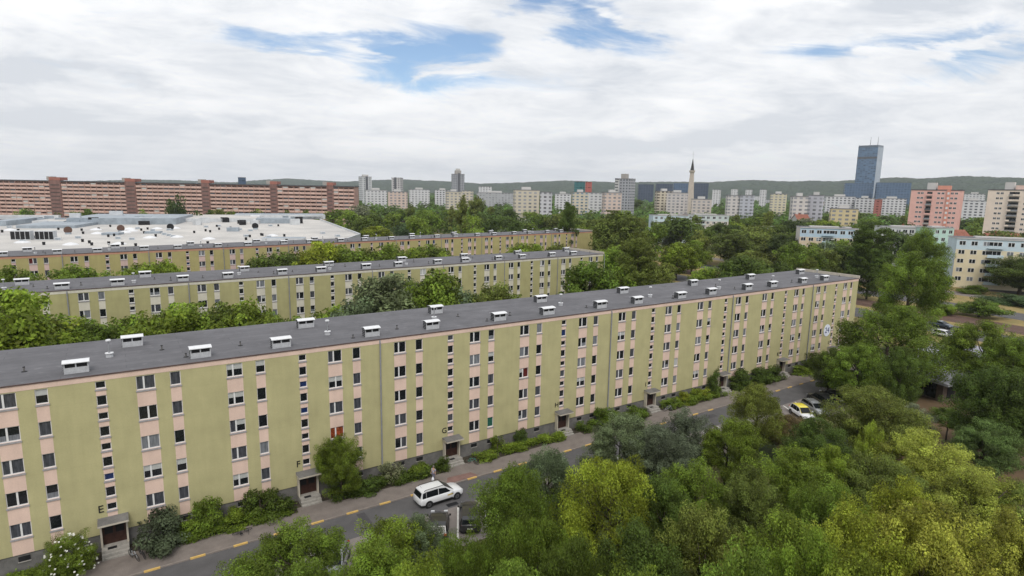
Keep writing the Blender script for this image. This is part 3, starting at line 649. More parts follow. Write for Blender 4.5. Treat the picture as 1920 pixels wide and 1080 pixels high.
for px, py, h, w, key, c, lab in [
        (1750, 812, 8.5, 190, 'near_fine', 'yellow', 'yellow-green feathery crown nearest the bare soil, top of the bottom right canopy'), (1640, 790, 8.5, 50, 'near_loose', 'lime', 'small lime spike of leaves below the broad olive green tree'),
        (1660, 850, 9, 170, 'near_fine', 'olive', 'olive feathery crown left of the topmost yellow-green one'), (1845, 880, 9.5, 200, 'near_fine', 'yellow', 'yellow-green crown below the round dark tree at right'),
        (1560, 905, 10.5, 140, 'near_broad', 'mid', 'mid green crown surrounded by lime and yellow ones'), (1490, 845, 9, 150, 'near_broad', 'mid', 'green crown under the brownish tree and the yellow roofed car'),
        (1410, 880, 10, 150, 'near_fine', 'olive', 'olive crown between two green ones below the green maple'), (1310, 868, 10, 150, 'near_broad', 'mid', 'green crown just right of the tall yellow-lime tree'),
        (1330, 960, 12, 200, 'near_broad', 'olive', 'big olive crown at the lower middle right of the lime tree'), (1470, 965, 12, 210, 'near_broad', 'mid', 'big green crown low in the picture, right of the big olive one'),
        (1610, 950, 12, 200, 'near_loose', 'lime', 'loose lime crown in the middle of the bottom right quarter'), (1745, 950, 12, 230, 'near_fine', 'yellow', 'wide yellow crown right of the loose lime one'), (1890, 965, 12, 220, 'near_fine', 'yellow', 'yellow crown cut by the right edge'),
        (1190, 985, 12, 200, 'near_broad', 'dark', 'dark crown directly under the tall yellow-lime tree'), (1010, 960, 11.5, 190, 'near_droop', 'mid', 'drooping green crown left below the yellow-lime tree'),
        (880, 1000, 10.5, 170, 'near_droop', 'mid', 'drooping green crown under the charcoal parked car'), (1250, 900, 10, 140, 'near_broad', 'dark', 'dark crown under the dull sage tree'), (700, 1030, 9, 190, 'near_broad', 'bright', 'bright crown below the light green maple'),
        (1080, 1010, 12, 170, 'near_droop', 'dark', 'dark drooping crown below the trunk of the yellow-lime tree'), (1920, 900, 9, 140, 'near_fine', 'olive', 'olive crown at the right edge beside dry ground'),
        (1400, 1050, 14, 260, 'near_broad', 'mid', 'very large green crown on the bottom edge right of centre'), (1620, 1050, 14, 260, 'near_fine', 'lime', 'large lime crown on the bottom edge'), (1840, 1060, 14, 280, 'near_fine', 'yellow', 'large yellow crown in the bottom right corner'),
        (1200, 1070, 14, 240, 'near_broad', 'mid', 'large green crown on the bottom edge under the dark one'), (980, 1070, 13, 220, 'near_broad', 'mid', 'large green crown on the bottom edge at the centre'), (790, 1060, 12, 200, 'near_loose', 'bright', 'bright loose crown on the bottom edge left of centre'),
        (560, 1060, 10, 190, 'near_broad', 'mid', 'green crown under the leftmost bottom tree'), (1570, 845, 8.5, 110, 'near_broad', 'bright', 'bright crown below the broad olive green tree'), (1690, 900, 10.5, 160, 'near_fine', 'lime', 'lime feathery crown between the wide yellow and olive ones'),
        (1520, 1010, 13, 160, 'near_broad', 'bright', 'bright crown wedged between the big green and loose lime crowns')]:
    tree(px, py, h, w, key, c, lab)
# --- trees at the end of the front block and beside the avenue
tree(1642, 408, 25.2, 70, 'mid_poplar', 'dark', 'slim dark poplar rising behind the right end of the front block', base=.03)
tree(1738, 428, 21, 74, 'near_broad', 'mid', 'tall tree behind the largest round crown, in front of the mint gable')
tree(1714, 476, 18.5, 118, 'near_broad', 'mid', 'large round green tree right of the slim dark poplar', base=.05)
tree(1922, 480, 13, 112, 'near_broad', 'dark', 'dark green tree at the right edge in front of the yellow block')
tree(1840, 560, 5, 60, 'mid_flat', 'mid', 'low bushy tree on the tram reservation')
tree(1530, 505, 11, 75, 'mid_round', 'sage', 'pale blossoming tree behind the white parapet of the front block')
tree(1465, 492, 12, 60, 'mid_round', 'dark', 'dark shady tree beside the bare patch behind the front roof')
tree(1425, 425, 17, 110, 'mid_flat', 'olive', 'broad olive tree above the far end of the front roof')
tree(1375, 432, 16, 80, 'mid_round', 'olive', 'olive crown touching the left side of the broad olive tree')
tree(1492, 455, 14, 60, 'mid_round', 'mid', 'round green tree left of the blue and cream block')
tree(1592, 395, 16.5, 75, 'mid_round', 'bright', 'bright round tree right above the blue and cream block')
tree(1510, 410, 15, 60, 'mid_round', 'silver', 'silvery willow above and left of the blue and cream block')
tree(1572, 447, 14, 62, 'mid_round', 'bright', 'bright green tree directly below the blue and cream block')
tree(1535, 460, 13, 60, 'mid_round', 'mid', 'green tree covering the lower left of the blue and cream block')
tree(1608, 448, 13, 50, 'mid_round', 'bright', 'bright tree under the white gable annexe')
tree(1512, 470, 12, 50, 'mid_round', 'dark', 'dark tree left of the tall street lamp behind the front roof')
tree(1312, 424, 14, 50, 'mid_round', 'mid', 'green tree right of the domed one before the pale blue block')
tree(1350, 418, 15, 56, 'mid_round', 'dark', 'dark tree below the right end of the mint and white block')
tree(1395, 408, 16, 56, 'mid_round', 'mid', 'green tree just right of the mint and white block')
tree(1262, 412, 14.5, 66, 'mid_round', 'bright', 'domed green tree in front of the pale blue block')
tree(1262, 440, 10, 42, 'mid_round', 'grey', 'dull brownish tree under the domed green tree')
tree(1160, 398, 24, 105, 'mid_round', 'olive', 'large broad crown behind the tall poplar in the park', sq=.8)
tree(1200, 422, 24.2, 84, 'mid_poplar', 'olive', 'tallest poplar shape in the park right of the middle block', base=.04)
tree(1068, 376, 27.8, 42, 'mid_poplar', 'dark', 'slim tall poplar in front of the end of the third block', base=.04)
tree_row(1152, 465, 124, 66, 'mid_round', 'bright', 'round tree behind the right end of the middle block')
tree_row(1108, 495, 96, 105, 'mid_round', 'mid', 'green tree between the front and middle blocks, right of the last chimney')
tree_row(1172, 498, 96, 85, 'mid_round', 'mid', 'rightmost tree between the front and middle blocks')
tree(1245, 495, 12, 60, 'mid_round', 'olive', 'olive tree behind the front roof near its ninth chimney')
tree(1265, 462, 10, 34, 'mid_round', (.16, .12, .06), 'tan flowering shrub tree left of the mushroom of green crowns')
tree(1300, 452, 13, 62, 'mid_round', 'mid', 'round crown in the middle of the park behind the front roof')
tree(1335, 500, 10, 70, 'mid_flat', 'bright', 'light green spreading tree just over the front roof edge')
tree(1400, 475, 13, 70, 'mid_round', 'mid', 'green tree just over the front roof left of the bare patch')
tree(1210, 545, 9, 60, 'mid_round', 'grey', 'dull low tree tucked behind the front roof')
# --- rows between the blocks
def where(px):
    return 'at the far left' if px < 90 else 'in the left third' if px < 420 else 'left of the middle' if px < 700 else 'around the middle' if px < 850 else 'towards the right end'
def row(lst, grp, lab, Y0, slope, key='mid_round'):
    for k_, (px, py, h, w, c) in enumerate(lst): tree_row(px, py, Y0 + (k_ % 3 - 1) * 3.5, w * 1.65, key, c, lab.replace('@', where(px)).replace('*', {'bright': 'bright green', 'mid': 'green', 'dark': 'dark green', 'lime': 'yellow-green', 'sage': 'grey-green', 'olive': 'olive green'}[c]), grp + ', ' + c, slope)
row([(15, 552, 13, 110, 'bright'), (60, 590, 11, 120, 'lime'), (125, 598, 11, 110, 'mid'), (5, 600, 10, 100, 'lime'), (185, 606, 10, 90, 'mid'), (245, 598, 11, 90, 'bright'), (300, 575, 12.5, 100, 'bright'), (350, 575, 12, 80, 'bright'), (405, 572, 12, 70, 'olive'),
     (455, 562, 12.5, 100, 'mid'), (500, 592, 10, 60, 'mid'), (620, 572, 10.5, 70, 'bright'), (665, 555, 12, 80, 'sage'), (730, 522, 14.5, 105, 'sage'), (790, 540, 12, 60, 'mid'), (812, 511, 14.5, 82, 'mid'), (845, 545, 12, 80, 'sage'),
     (890, 550, 11, 70, 'bright'), (922, 527, 13, 70, 'olive'), (960, 556, 9.5, 50, 'bright'), (380, 610, 10, 90, 'mid'), (560, 600, 9, 70, 'bright')],
    'trees in the yard between the front and middle blocks', '* tree between the front and middle blocks, @', 91, .0)
row([(28, 503, 10.5, 62, 'mid'), (150, 500, 10.5, 75, 'bright'), (265, 497, 10, 70, 'bright'), (312, 491, 10.5, 48, 'bright'), (500, 475, 11.5, 70, 'dark'), (545, 468, 12, 80, 'dark'), (598, 457, 13, 62, 'lime'), (640, 464, 12, 70, 'mid'), (672, 468, 11, 50, 'mid'),
     (722, 455, 13, 72, 'mid'), (765, 468, 11, 60, 'bright'), (800, 460, 12, 62, 'mid'), (835, 470, 10, 40, 'bright'), (975, 458, 11.5, 45, 'bright'), (1003, 460, 11, 35, 'bright'), (1045, 458, 11.5, 42, 'olive')],
    'trees in the yard between the middle and third blocks', '* tree between the middle and third blocks, @', 144, .08)
def tell_apart(obs):
    "give things that would share a label their place in the row, counted from the left of the picture"
    by = {}
    for o in obs: by.setdefault(o['label'], []).append(o)
    for lab, l in by.items():
        if len(l) < 2: continue
        l.sort(key=lambda o: (o.location.x * math.cos(YAW) - o.location.y * math.sin(YAW)) / (o.location.x * math.sin(YAW) + o.location.y * math.cos(YAW)))
        for o, w_ in zip(l, ('first', 'second', 'third', 'fourth', 'fifth', 'sixth', 'seventh', 'eighth')): o['label'] = lab + ', ' + w_ + ' from left'
tell_apart([o for o in bpy.data.objects if o.get('group', '').startswith('trees in the yard')])
# --- shrubs in the planting bed under the front block
def shrub(x, y, h, rad, col, label, flowers=None, key='shrub'):
    root = tree_at(x, y, h, rad, key, col, label, None, 'shrub', base=.0, name='shrub')
    if flowers:
        rg = np.random.default_rng(int(x * 10) % 999 + 5); n = flowers[1]
        d = rg.normal(size=(n, 3)); d[:, 2] = abs(d[:, 2]) * .9 + .1; d /= np.linalg.norm(d, axis=1)[:, None]
        b = MB()
        for q in d:
            c = Vector((q[0] * rad * .95, q[1] * rad * .95, q[2] * h * .95)); s = flowers[2]
            for a in range(3):
                t = a * 1.05 + rg.random(); u = Vector((math.cos(t), math.sin(t), .3)).normalized() * s; v = Vector((-math.sin(t), math.cos(t), .5)).normalized() * s * .8
                b.poly([c - u, c - v, c + u, c + v], flowers[0])
        b.build('blossom', root)
    return root
M_BLOS = mat('white_blossom', (.72, .72, .66), .7, .08); M_PBLOS = mat('pale_bush_blossom', (.48, .50, .28), .7, .15)
shrub(-5.0, 55.9, 3.6, 2.0, 'mid', 'elder bush covered in white flower heads left of door E', (M_BLOS, 85, .10), 'near_loose')
shrub(1.0, 56.1, 3.4, 2.1, (.07, .085, .045), 'rounded dark shrub right of door E behind the bicycles')
shrub(5.2, 56.8, 3.1, 1.45, 'mid', 'green bush between the first and second door, against the plinth')
shrub(9.6, 56.5, 3.5, 1.9, 'dark', 'dark green bush to the left of door F')
shrub(3.4, 57.0, 1.9, 1.0, 'bright', 'bright low bush between the rounded dark shrub and the green bush')
shrub(7.4, 56.6, 1.6, 1.1, 'bright', 'bright low planting bush between the two taller bushes left of door F')
shrub(19.9, 56.2, 1.9, 1.3, 'dark', 'dark low bush at the right foot of the small bright tree')
shrub(26.0, 56.4, 1.4, 1.3, 'mid', 'low green bush between the creamy shrub and door G')
shrub(12.0, 57.0, 1.6, .9, 'dark', 'low dark bush touching the steps of door F')
tree_at(17.3, 56.3, 6.6, 2.45, 'near_broad', 'mid', 'small bright tree hugging the wall right of door F', base=.08)
shrub(22.9, 57.0, 2.3, 1.15, (.20, .22, .12), 'round shrub with creamy pale blossom below the first drainpipe', (M_PBLOS, 240, .08))
shrub(29.0, 56.5, 1.7, .7, 'dark', 'small dark bush just left of the steps of door G')
shrub(36.6, 57.3, 2.2, .75, 'mid', 'loose little tree on the lawn right of door G')
shrub(40.0, 57.2, 2.1, 1.0, 'dark', 'round clipped bush between doors G and H')
shrub(34.2, 56.2, 1.1, 1.0, 'bright', 'low bright bush beside the teal bicycle')
shrub(53.5, 56.4, 2.4, 2.0, 'mid', 'broad bush below the second drainpipe')
shrub(58.5, 56.2, 2.2, 1.6, 'mid', 'bush to the left of door I')
for i, (xx, hh) in enumerate(((67.0, 1.5), (69.6, 1.8), (72.2, 1.9), (74.6, 1.9))):
    shrub(xx, 56.9, hh, 1.0, 'lime' if i % 2 else 'bright', ['first', 'second', 'third', 'fourth'][i] + ' of four bright bushes in a row between doors I and J')
shrub(77.0, 57.2, 4.6, 1.15, 'dark', 'slim dark bush standing at the left of door J')
shrub(83.5, 57.0, 3.0, 2.0, 'dark', 'wide dark bush right of door J')
shrub(88.5, 56.8, 2.6, 2.2, 'dark', 'spreading dark bush in the middle between doors J and K')
shrub(93.0, 56.9, 2.6, 1.6, 'dark', 'dark bush on the left of door K')
shrub(100.5, 56.6, 1.4, 2.2, 'bright', 'low bright green bush right of door K')
shrub(104.8, 57.3, 3.4, 1.8, 'dark', 'dark bush at the foot of the last drainpipe')
def ground_cover(name, x0, x1, y0, y1, dens, h, col, seed, leaf=.075):
    rg = np.random.default_rng(seed); n = int((x1 - x0) * (y1 - y0) * dens)
    ncl = int((x1 - x0) * (y1 - y0) * 1.6); cx = rg.uniform(x0, x1, ncl); cy = rg.uniform(y0, y1, ncl); ch = h * (.45 + .8 * rg.random(ncl)); idx = rg.integers(0, ncl, n)
    P = np.stack([cx[idx] + rg.normal(0, .33, n), np.clip(cy[idx] + rg.normal(0, .24, n), y0 - .15, y1 + .1), rg.random(n) ** .5 * ch[idx]], 1)
    Nn = rg.normal(0, .5, (n, 3)) + np.array([0, 0, .9]); Nn /= np.linalg.norm(Nn, axis=1)[:, None]; T = np.cross(Nn, rg.normal(size=(n, 3))); T /= np.linalg.norm(T, axis=1)[:, None]
    L_ = leaf * (.6 + rg.random(n)); me = leaves_to_mesh(name, P, Nn, T, L_, L_ * .6, np.stack([rg.random(n), rg.random(n), ch[idx] / h * .7], 1))
    o = link(name, me); o.color = (*G[col], 1); o['kind'] = 'stuff'; o['label'] = 'low leafy planting along the foot of the front block, ' + {'bright': 'bright', 'mid': 'green', 'dark': 'dark'}[col] + ' stretch'; o['category'] = 'ground cover'
ground_cover('ground_cover', -30, -3.6, 55.7, 57.9, 420, .5, 'mid', 1)
ground_cover('ground_cover', 2.6, 12.6, 55.5, 57.8, 620, .85, 'mid', 2)
ground_cover('ground_cover', 6.2, 10.8, 55.4, 56.2, 500, .35, 'bright', 12)
ground_cover('ground_cover', 16.6, 29.4, 55.4, 57.4, 640, .95, 'dark', 3)
ground_cover('ground_cover', 32.9, 45.6, 55.6, 57.0, 680, .9, 'bright', 4)
ground_cover('ground_cover', 32.9, 45.6, 56.8, 57.9, 200, .5, 'mid', 14)
ground_cover('ground_cover', 49.4, 61.6, 55.6, 57.8, 420, .9, 'dark', 5)
ground_cover('ground_cover', 65.5, 78.2, 55.6, 57.8, 400, .9, 'mid', 6)
ground_cover('ground_cover', 81.8, 94.0, 55.6, 57.6, 360, 1.1, 'dark', 7)
ground_cover('ground_cover', 97.8, 108, 55.8, 57.4, 300, .6, 'mid', 8)
# ------------------------------------------------------------------ cars
def car_paint(name, col, metal=0.0):
    if name in MATS: return MATS[name]
    mt, nt, bs = _new(name); bs.inputs['Base Color'].default_value = (*col, 1); bs.inputs['Roughness'].default_value = .3; bs.inputs['Metallic'].default_value = metal
    bs.inputs['Coat Weight'].default_value = .6; bs.inputs['Coat Roughness'].default_value = .06
    n = nt.nodes.new('ShaderNodeTexNoise'); n.inputs['Scale'].default_value = 3; r = nt.nodes.new('ShaderNodeMapRange'); r.inputs[3].default_value = .22; r.inputs[4].default_value = .42
    nt.links.new(n.outputs[0], r.inputs[0]); nt.links.new(r.outputs[0], bs.inputs['Roughness']); return mt
M_TYRE = mat('tyre_rubber', (.018, .018, .02), .85, .2); M_RIM = mat('alloy_rim', (.20, .20, .21), .35, .1, metal=.8); M_CARGL = mat('car_glass', (.008, .010, .012), .12, .2, .8, .25)
M_PLAST = mat('black_plastic', (.02, .02, .022), .6, .2); M_TAIL = mat('tail_lamp_red', (.35, .02, .015), .25, .1); M_HEAD = mat('headlamp_glass', (.55, .57, .6), .1, .1); M_PLATE = mat('number_plate', (.6, .6, .58), .5, .05)
def car(label, loc, rz, paint, L_=4.75, W_=1.9, H_=1.72, style='wagon', roofm=None, rails=False, decal=False):
    "body lofted through stations; each: x, bottom, sill half width, belt z, belt half width, top z, top half width"
    root = thing('parked_car' if 'driving' not in label else 'moving_car', label, 'car', loc, rz)
    hw = W_ / 2; B = .30
    if style == 'wagon':
        st = [(-.500, .45, .78, 1.02, .84, 0), (-.488, .34, .92, 1.07, .92, 0), (-.40, .27, .98, 1.11, .99, 0), (-.2, .26, 1, 1.10, 1, 0), (.0, .26, 1, 1.08, 1, 0), (.2, .26, 1, 1.07, 1, 0), (.27, .26, 1, 1.09, .98, 0), (.36, .27, .98, 1.05, .94, 0), (.43, .30, .94, .97, .88, 0), (.475, .35, .86, .86, .78, 0), (.5, .44, .64, .70, .60, 0)]
        gh = [(-.490, 1.07, .82), (-.445, H_ - .13, .73), (-.36, H_ - .02, .74), (-.10, H_, .75), (.05, H_ - .07, .74), (.265, 1.08, .86)]
    else:
        st = [(-.500, .50, .76, .86, .80, 0), (-.48, .34, .90, .94, .90, 0), (-.38, .27, .98, .98, .97, 0), (-.2, .26, 1, .96, 1, 0), (.0, .26, 1, .94, 1, 0), (.2, .26, 1, .92, 1, 0), (.28, .26, .99, .91, .98, 0), (.39, .27, .96, .84, .93, 0), (.46, .32, .88, .74, .86, 0), (.5, .42, .66, .60, .64, 0)]
        gh = [(-.47, .92, .80), (-.36, H_ - .10, .72), (-.22, H_ - .01, .75), (-.02, H_, .75), (.10, H_ - .07, .74), (.27, .93, .84)]
    b = MB(); rings = []
    for (x, z0, w0, z1, w1, _) in st:
        zm = (z0 + z1) / 2 + .05; pts = [(-w0 * .93, z0), (-w0, z0 + .12), (-max(w0, w1) * 1.0, zm), (-w1 * .97, z1 - .05), (-w1 * .88, z1), (0, z1 + .03), (w1 * .88, z1), (w1 * .97, z1 - .05), (max(w0, w1), zm), (w0, z0 + .12), (w0 * .93, z0)]
        n = len(b.v); b.v += [(x * L_, p[0] * hw, p[1]) for p in pts]; rings.append(list(range(n, n + len(pts))))
    mp, mk = b.mi(paint), b.mi(M_PLAST)
    for i in range(len(rings) - 1):
        for j in range(10):
            b.f.append((rings[i][j], rings[i + 1][j], rings[i + 1][j + 1], rings[i][j + 1])); b.m.append(mk if j in (0, 9) else mp)
        b.f.append((rings[i][10], rings[i + 1][10], rings[i + 1][0], rings[i][0])); b.m.append(mk)
    b.f.append(tuple(rings[0])); b.m.append(mp); b.f.append(tuple(rings[-1][::-1])); b.m.append(mk)
    body = b.build('body', root, smooth=True)
    # cabin: painted roof and pillars, glass set a little proud of the pillar skin
    c = MB(); rm = roofm or paint; gr = []
    for (x, z, w) in gh:
        n = len(c.v); c.v += [(x * L_, -w * hw, z), (x * L_, -w * hw * .55, z + .02), (x * L_, w * hw * .55, z + .02), (x * L_, w * hw, z)]; gr.append(n)
    base = [(x * L_, .90 * hw, 1.04 if style == 'wagon' else .88) for (x, z, w) in gh]
    kr, kp = c.mi(rm), c.mi(paint)
    for i in range(len(gh) - 1):
        for j in range(3): c.f.append((gr[i] + j, gr[i + 1] + j, gr[i + 1] + j + 1, gr[i] + j + 1)); c.m.append(kr)
    for s_, off in ((-1, 0), (1, 3)):
        n = len(c.v); c.v += [(p[0], s_ * p[1], p[2]) for p in base]
        for i in range(len(gh) - 1): c.f.append((gr[i] + off, gr[i + 1] + off, n + i + 1, n + i)); c.m.append(kp)
    c.build('cabin', root, smooth=False)
    def g3(t, side, k):      # point on the cabin side at station parameter t, k=0 belt 1 roof
        i = min(int(t), len(gh) - 2); f = t - i
        x = (gh[i][0] * (1 - f) + gh[i + 1][0] * f) * L_; zt = gh[i][1] * (1 - f) + gh[i + 1][1] * f; wt = (gh[i][2] * (1 - f) + gh[i + 1][2] * f) * hw
        zb = base[0][2] + .06; kz = k; z = zb + (zt - .05 - zb) * kz; w = .90 * hw + (wt - .90 * hw) * ((z - zb) / max(.01, zt - zb)) + .012
        return (x, side * w, z)
    for side in (-1, 1):
        for (ta, tb, tc, td) in ((.75, 1.9, 1.1, 1.9), (1.98, 3.0, 1.98, 3.0), (3.08, 4.62, 3.08, 4.12)):
            w_ = MB(); w_.poly([g3(ta, side, 0), g3(tb, side, 0), g3(td, side, .93), g3(tc, side, .93)], M_CARGL); w_.build('side_window', root)
    def gl(i, j, nm, a, e, zoff):
        w_ = MB(); P = [Vector(c.v[gr[i]]), Vector(c.v[gr[i] + 3]), Vector(c.v[gr[j] + 3]), Vector(c.v[gr[j]])]
        q = [P[0].lerp(P[3], a), P[1].lerp(P[2], a), P[1].lerp(P[2], e), P[0].lerp(P[3], e)]
        cen = sum(q, Vector()) / 4; q = [p.lerp(Vector((p.x, 0, p.z)), .07) for p in q]; nrm = (q[1] - q[0]).cross(q[2] - q[1]).normalized(); nrm = nrm if nrm.z > 0 else -nrm
        q[2:2] = []; top = [p + nrm * .035 for p in q]; w_.poly(top, M_CARGL); w_.build(nm, root)
    gl(4, 5, 'windscreen', .04, .96, 0); gl(0, 1, 'rear_window', .08, .92, 0)
    wr = .34 * H_ / 1.65
    for sx in (-.315, .325):
        for s_ in (-1, 1):
            w_ = MB(); y0 = s_ * (hw - .20); y1 = s_ * (hw + .012); w_.tube([(0, y0, 0), (0, y1, 0)], wr, M_TYRE, 20); o = w_.build('wheel', root, (sx * L_, 0, wr))
            h_ = MB(); h_.tube([(0, y1 - s_ * .02, 0), (0, y1 + s_ * .012, 0)], wr * .62, M_RIM, 16); h_.tube([(0, y1 + s_ * .01, 0), (0, y1 + s_ * .022, 0)], wr * .15, M_PLAST, 8); h_.build('rim', o)
            a_ = MB(); a_.tube([(sx * L_, s_ * (hw - .22), wr), (sx * L_, s_ * (hw + .004), wr)], wr * 1.14, M_PLAST, 22); a_.build('wheel_arch', root)
    for s_ in (-1, 1):
        t_ = MB(); t_.box(-.497 * L_, s_ * hw * .70 - .13, .80, -.475 * L_, s_ * hw * .70 + .13, 1.02, M_TAIL); t_.build('tail_light', root)
        t_ = MB(); t_.box(.445 * L_, s_ * hw * .66 - .17, .70, .482 * L_, s_ * hw * .66 + .17, .84, M_HEAD); t_.build('headlight', root)
        t_ = MB(); t_.box(.19 * L_, s_ * (hw + .10) - .09, 1.0, .225 * L_, s_ * (hw + .10) + .09, 1.16, paint); t_.build('wing_mirror', root)
        t_ = MB(); t_.box(-.25 * L_, s_ * (hw + .006) - .012, .34, .22 * L_, s_ * (hw + .006) + .012, .46, M_PLAST); t_.build('side_trim', root)
        if rails: t_ = MB(); t_.tube([(-.40 * L_, s_ * hw * .70, H_ - .03), (-.36 * L_, s_ * hw * .70, H_ + .06), (.04 * L_, s_ * hw * .70, H_ + .06), (.09 * L_, s_ * hw * .70, H_ - .04)], .028, M_PLAST, 6); t_.build('roof_rail', root)
    t_ = MB(); t_.box(-.502 * L_, -.26, .62, -.497 * L_, .26, .74, M_PLATE); t_.build('number_plate', root)
    t_ = MB(); t_.box(.488 * L_, -.45, .50, .503 * L_, .45, .64, M_PLAST); t_.build('grille', root)
    if decal:
        t_ = MB(); t_.poly([(.10 * L_, -hw - .014, .74), (.23 * L_, -hw - .014, .76), (.23 * L_, -hw - .014, .90), (.10 * L_, -hw - .014, .86)], M_YEL); t_.build('door_sticker', root)
        t_ = MB(); t_.tube([(-.38 * L_, .1, H_ - .02), (-.41 * L_, .1, H_ + .22)], .012, M_PLAST, 5); t_.build('aerial', root)
    return root
P_WHITE = car_paint('white_paint', (.68, .69, .71)); P_BLACK = car_paint('black_paint', (.012, .012, .014)); P_DARK = car_paint('charcoal_paint', (.030, .030, .034), .3)
P_SILV = car_paint('silver_paint', (.32, .33, .34), .6); P_YEL = car_paint('yellow_paint', (.70, .58, .02)); P_BLUE = car_paint('blue_grey_paint', (.07, .09, .12), .3)
car('white seven seat crossover with roof rails driving on the road below door G', (25.55, 50.93, 0), R(1.5), P_WHITE, 4.95, 1.92, 1.80, 'wagon', rails=True, decal=True)
ang = math.atan2(-4.9, -2.7)
def slot(x, y, **k): return (x, y, 0)
car('black hatchback parked left of the long white bay line, bonnet to the road', (23.0, 45.9, 0), ang + math.pi, P_BLACK, 4.5, 1.9, 1.55, 'hatch')
car('charcoal car parked right of the long white bay line, half hidden by leaves', (26.2, 45.7, 0), ang + math.pi, P_DARK, 4.7, 1.95, 1.6, 'wagon')
car('black sports utility vehicle parked between the silver estate and another black car', (87.8, 46.1, 0), ang + math.pi, P_BLACK, 4.9, 2.0, 1.8, 'wagon', rails=True)
car('black car furthest right in the bays, mostly under the olive tree', (91.3, 46.2, 0), ang + math.pi, P_DARK, 4.6, 1.9, 1.5, 'hatch')
car('silver estate car with roof rails parked beside the yellow topped van', (83.5, 44.5, 0), ang, P_SILV, 4.8, 1.9, 1.58, 'wagon', rails=True)
car('small white car with a yellow roof parked left of the silver estate', (80.2, 44.6, 0), ang, P_WHITE, 4.2, 1.85, 1.62, 'hatch', roofm=P_YEL)
car('white car glimpsed through gaps between the grey-green trees', (52.0, 45.6, 0), ang, P_WHITE, 4.5, 1.85, 1.55, 'hatch')
car('silver car hidden behind the leftmost bottom trees', (13.3, 45.6, 0), ang, P_SILV, 4.5, 1.85, 1.5, 'hatch')
car('dark car with a pale windscreen driving on the avenue at right', (167.5, 60.5, .02), R(-97), P_BLUE, 4.9, 2.0, 1.65, 'wagon')
car('white car on the far carriageway of the avenue', (201.5, 65.5, .02), R(83), P_WHITE, 4.8, 1.95, 1.6, 'hatch')
car('white car partly hidden by the kiosk tree on the near carriageway', (156.5, 55.8, .02), R(-97), P_WHITE, 4.8, 1.95, 1.6, 'hatch')
car('silver car at the right edge on the far carriageway', (196, 50.0, .02), R(83), P_SILV, 4.8, 1.95, 1.6, 'hatch')
# ------------------------------------------------------------------ pedestrian carrying a bag
def skin_figure(name, chain, edges, radii, m, parent, loc=(0, 0, 0)):
    me = bpy.data.meshes.new(name); me.from_pydata(chain, edges, []); me.materials.append(m); o = link(name, me, parent, loc)
    sk = o.modifiers.new('s', 'SKIN'); sb = o.modifiers.new('u', 'SUBSURF'); sb.levels = sb.render_levels = 2; sk.use_smooth_shade = True
    for i, r in enumerate(radii): me.skin_vertices[0].data[i].radius = (r, r) if not isinstance(r, tuple) else r
    me.skin_vertices[0].data[0].use_root = True
    dg = bpy.context.evaluated_depsgraph_get(); nm = bpy.data.meshes.new_from_object(o.evaluated_get(dg)); o.modifiers.clear(); o.data = nm; return o
M_SKIN = mat('skin', (.42, .27, .20), .6, .06); M_SHIRT = mat('pale_lilac_shirt', (.40, .39, .46), .9, .1, 6); M_TROU = mat('blue_grey_trousers', (.13, .13, .18), .9, .15, 6); M_HAIR = mat('grey_hair', (.16, .14, .13), .9, .2); M_SHOE = mat('dark_shoes', (.03, .028, .03), .6, .2)
pr = thing('person', 'person in pale lilac top and grey trousers walking on the pavement with a bag', 'person', (26.75, 54.55, .10), R(205))
s_ = 1.04
body = skin_figure('body', [(0, 0, .96), (0, 0, 1.2), (.01, 0, 1.42), (.02, 0, 1.52), (.04, 0, 1.66), (.035, 0, 1.76), (0, .19, 1.43), (-.06, .25, 1.15), (.04, .27, .92), (0, -.19, 1.43), (.07, -.24, 1.16), (.16, -.25, .92), (0, .09, .9), (.20, .10, .50), (.12, .10, .08), (.24, .10, .03), (0, -.09, .9), (-.10, -.10, .50), (-.30, -.10, .12), (-.20, -.10, .05),
        (.06, .275, .84), (.18, -.255, .84), (.115, 0, 1.665)],
    [(0, 1), (1, 2), (2, 3), (3, 4), (4, 5), (2, 6), (6, 7), (7, 8), (2, 9), (9, 10), (10, 11), (0, 12), (12, 13), (13, 14), (14, 15), (0, 16), (16, 17), (17, 18), (18, 19), (8, 20), (11, 21), (4, 22)],
    [(.15, .12), (.14, .11), (.13, .10), .055, .095, .08, .055, .042, .032, .055, .042, .032, .085, .058, .04, .03, .085, .058, .04, .03, .022, .022, .015], M_SKIN, pr)
skin_figure('shirt', [(0, 0, .93), (0, 0, 1.2), (.01, 0, 1.43), (0, .20, 1.43), (-.045, .245, 1.22), (0, -.20, 1.43), (.05, -.24, 1.22)], [(0, 1), (1, 2), (2, 3), (3, 4), (2, 5), (5, 6)], [(.185, .15), (.165, .13), (.15, .115), .075, .062, .075, .062], M_SHIRT, pr)
skin_figure('trousers', [(0, 0, .96), (0, .095, .88), (.20, .10, .50), (.13, .10, .12), (0, -.095, .88), (-.10, -.10, .50), (-.28, -.10, .16)], [(0, 1), (1, 2), (2, 3), (0, 4), (4, 5), (5, 6)], [(.165, .135), .105, .075, .062, .105, .075, .062], M_TROU, pr)
hb = MB(); hb.tube([(.015, 0, 1.60), (.01, 0, 1.70), (.02, 0, 1.80), (.025, 0, 1.83)], [.07, .115, .09, .02], M_HAIR, 10); hb.build('hair', pr, smooth=True)
for sy, px_ in ((.10, .18), (-.10, -.25)):
    b = MB(); b.box(px_ - .11, sy - .05, 0 if sy > 0 else .02, px_ + .16, sy + .05, .09, M_SHOE); b.build('shoe', pr)
bg_ = thing('shopping_bag', 'white carrier bag held by the pedestrian', 'bag', (26.62, 54.32, .10), R(205))
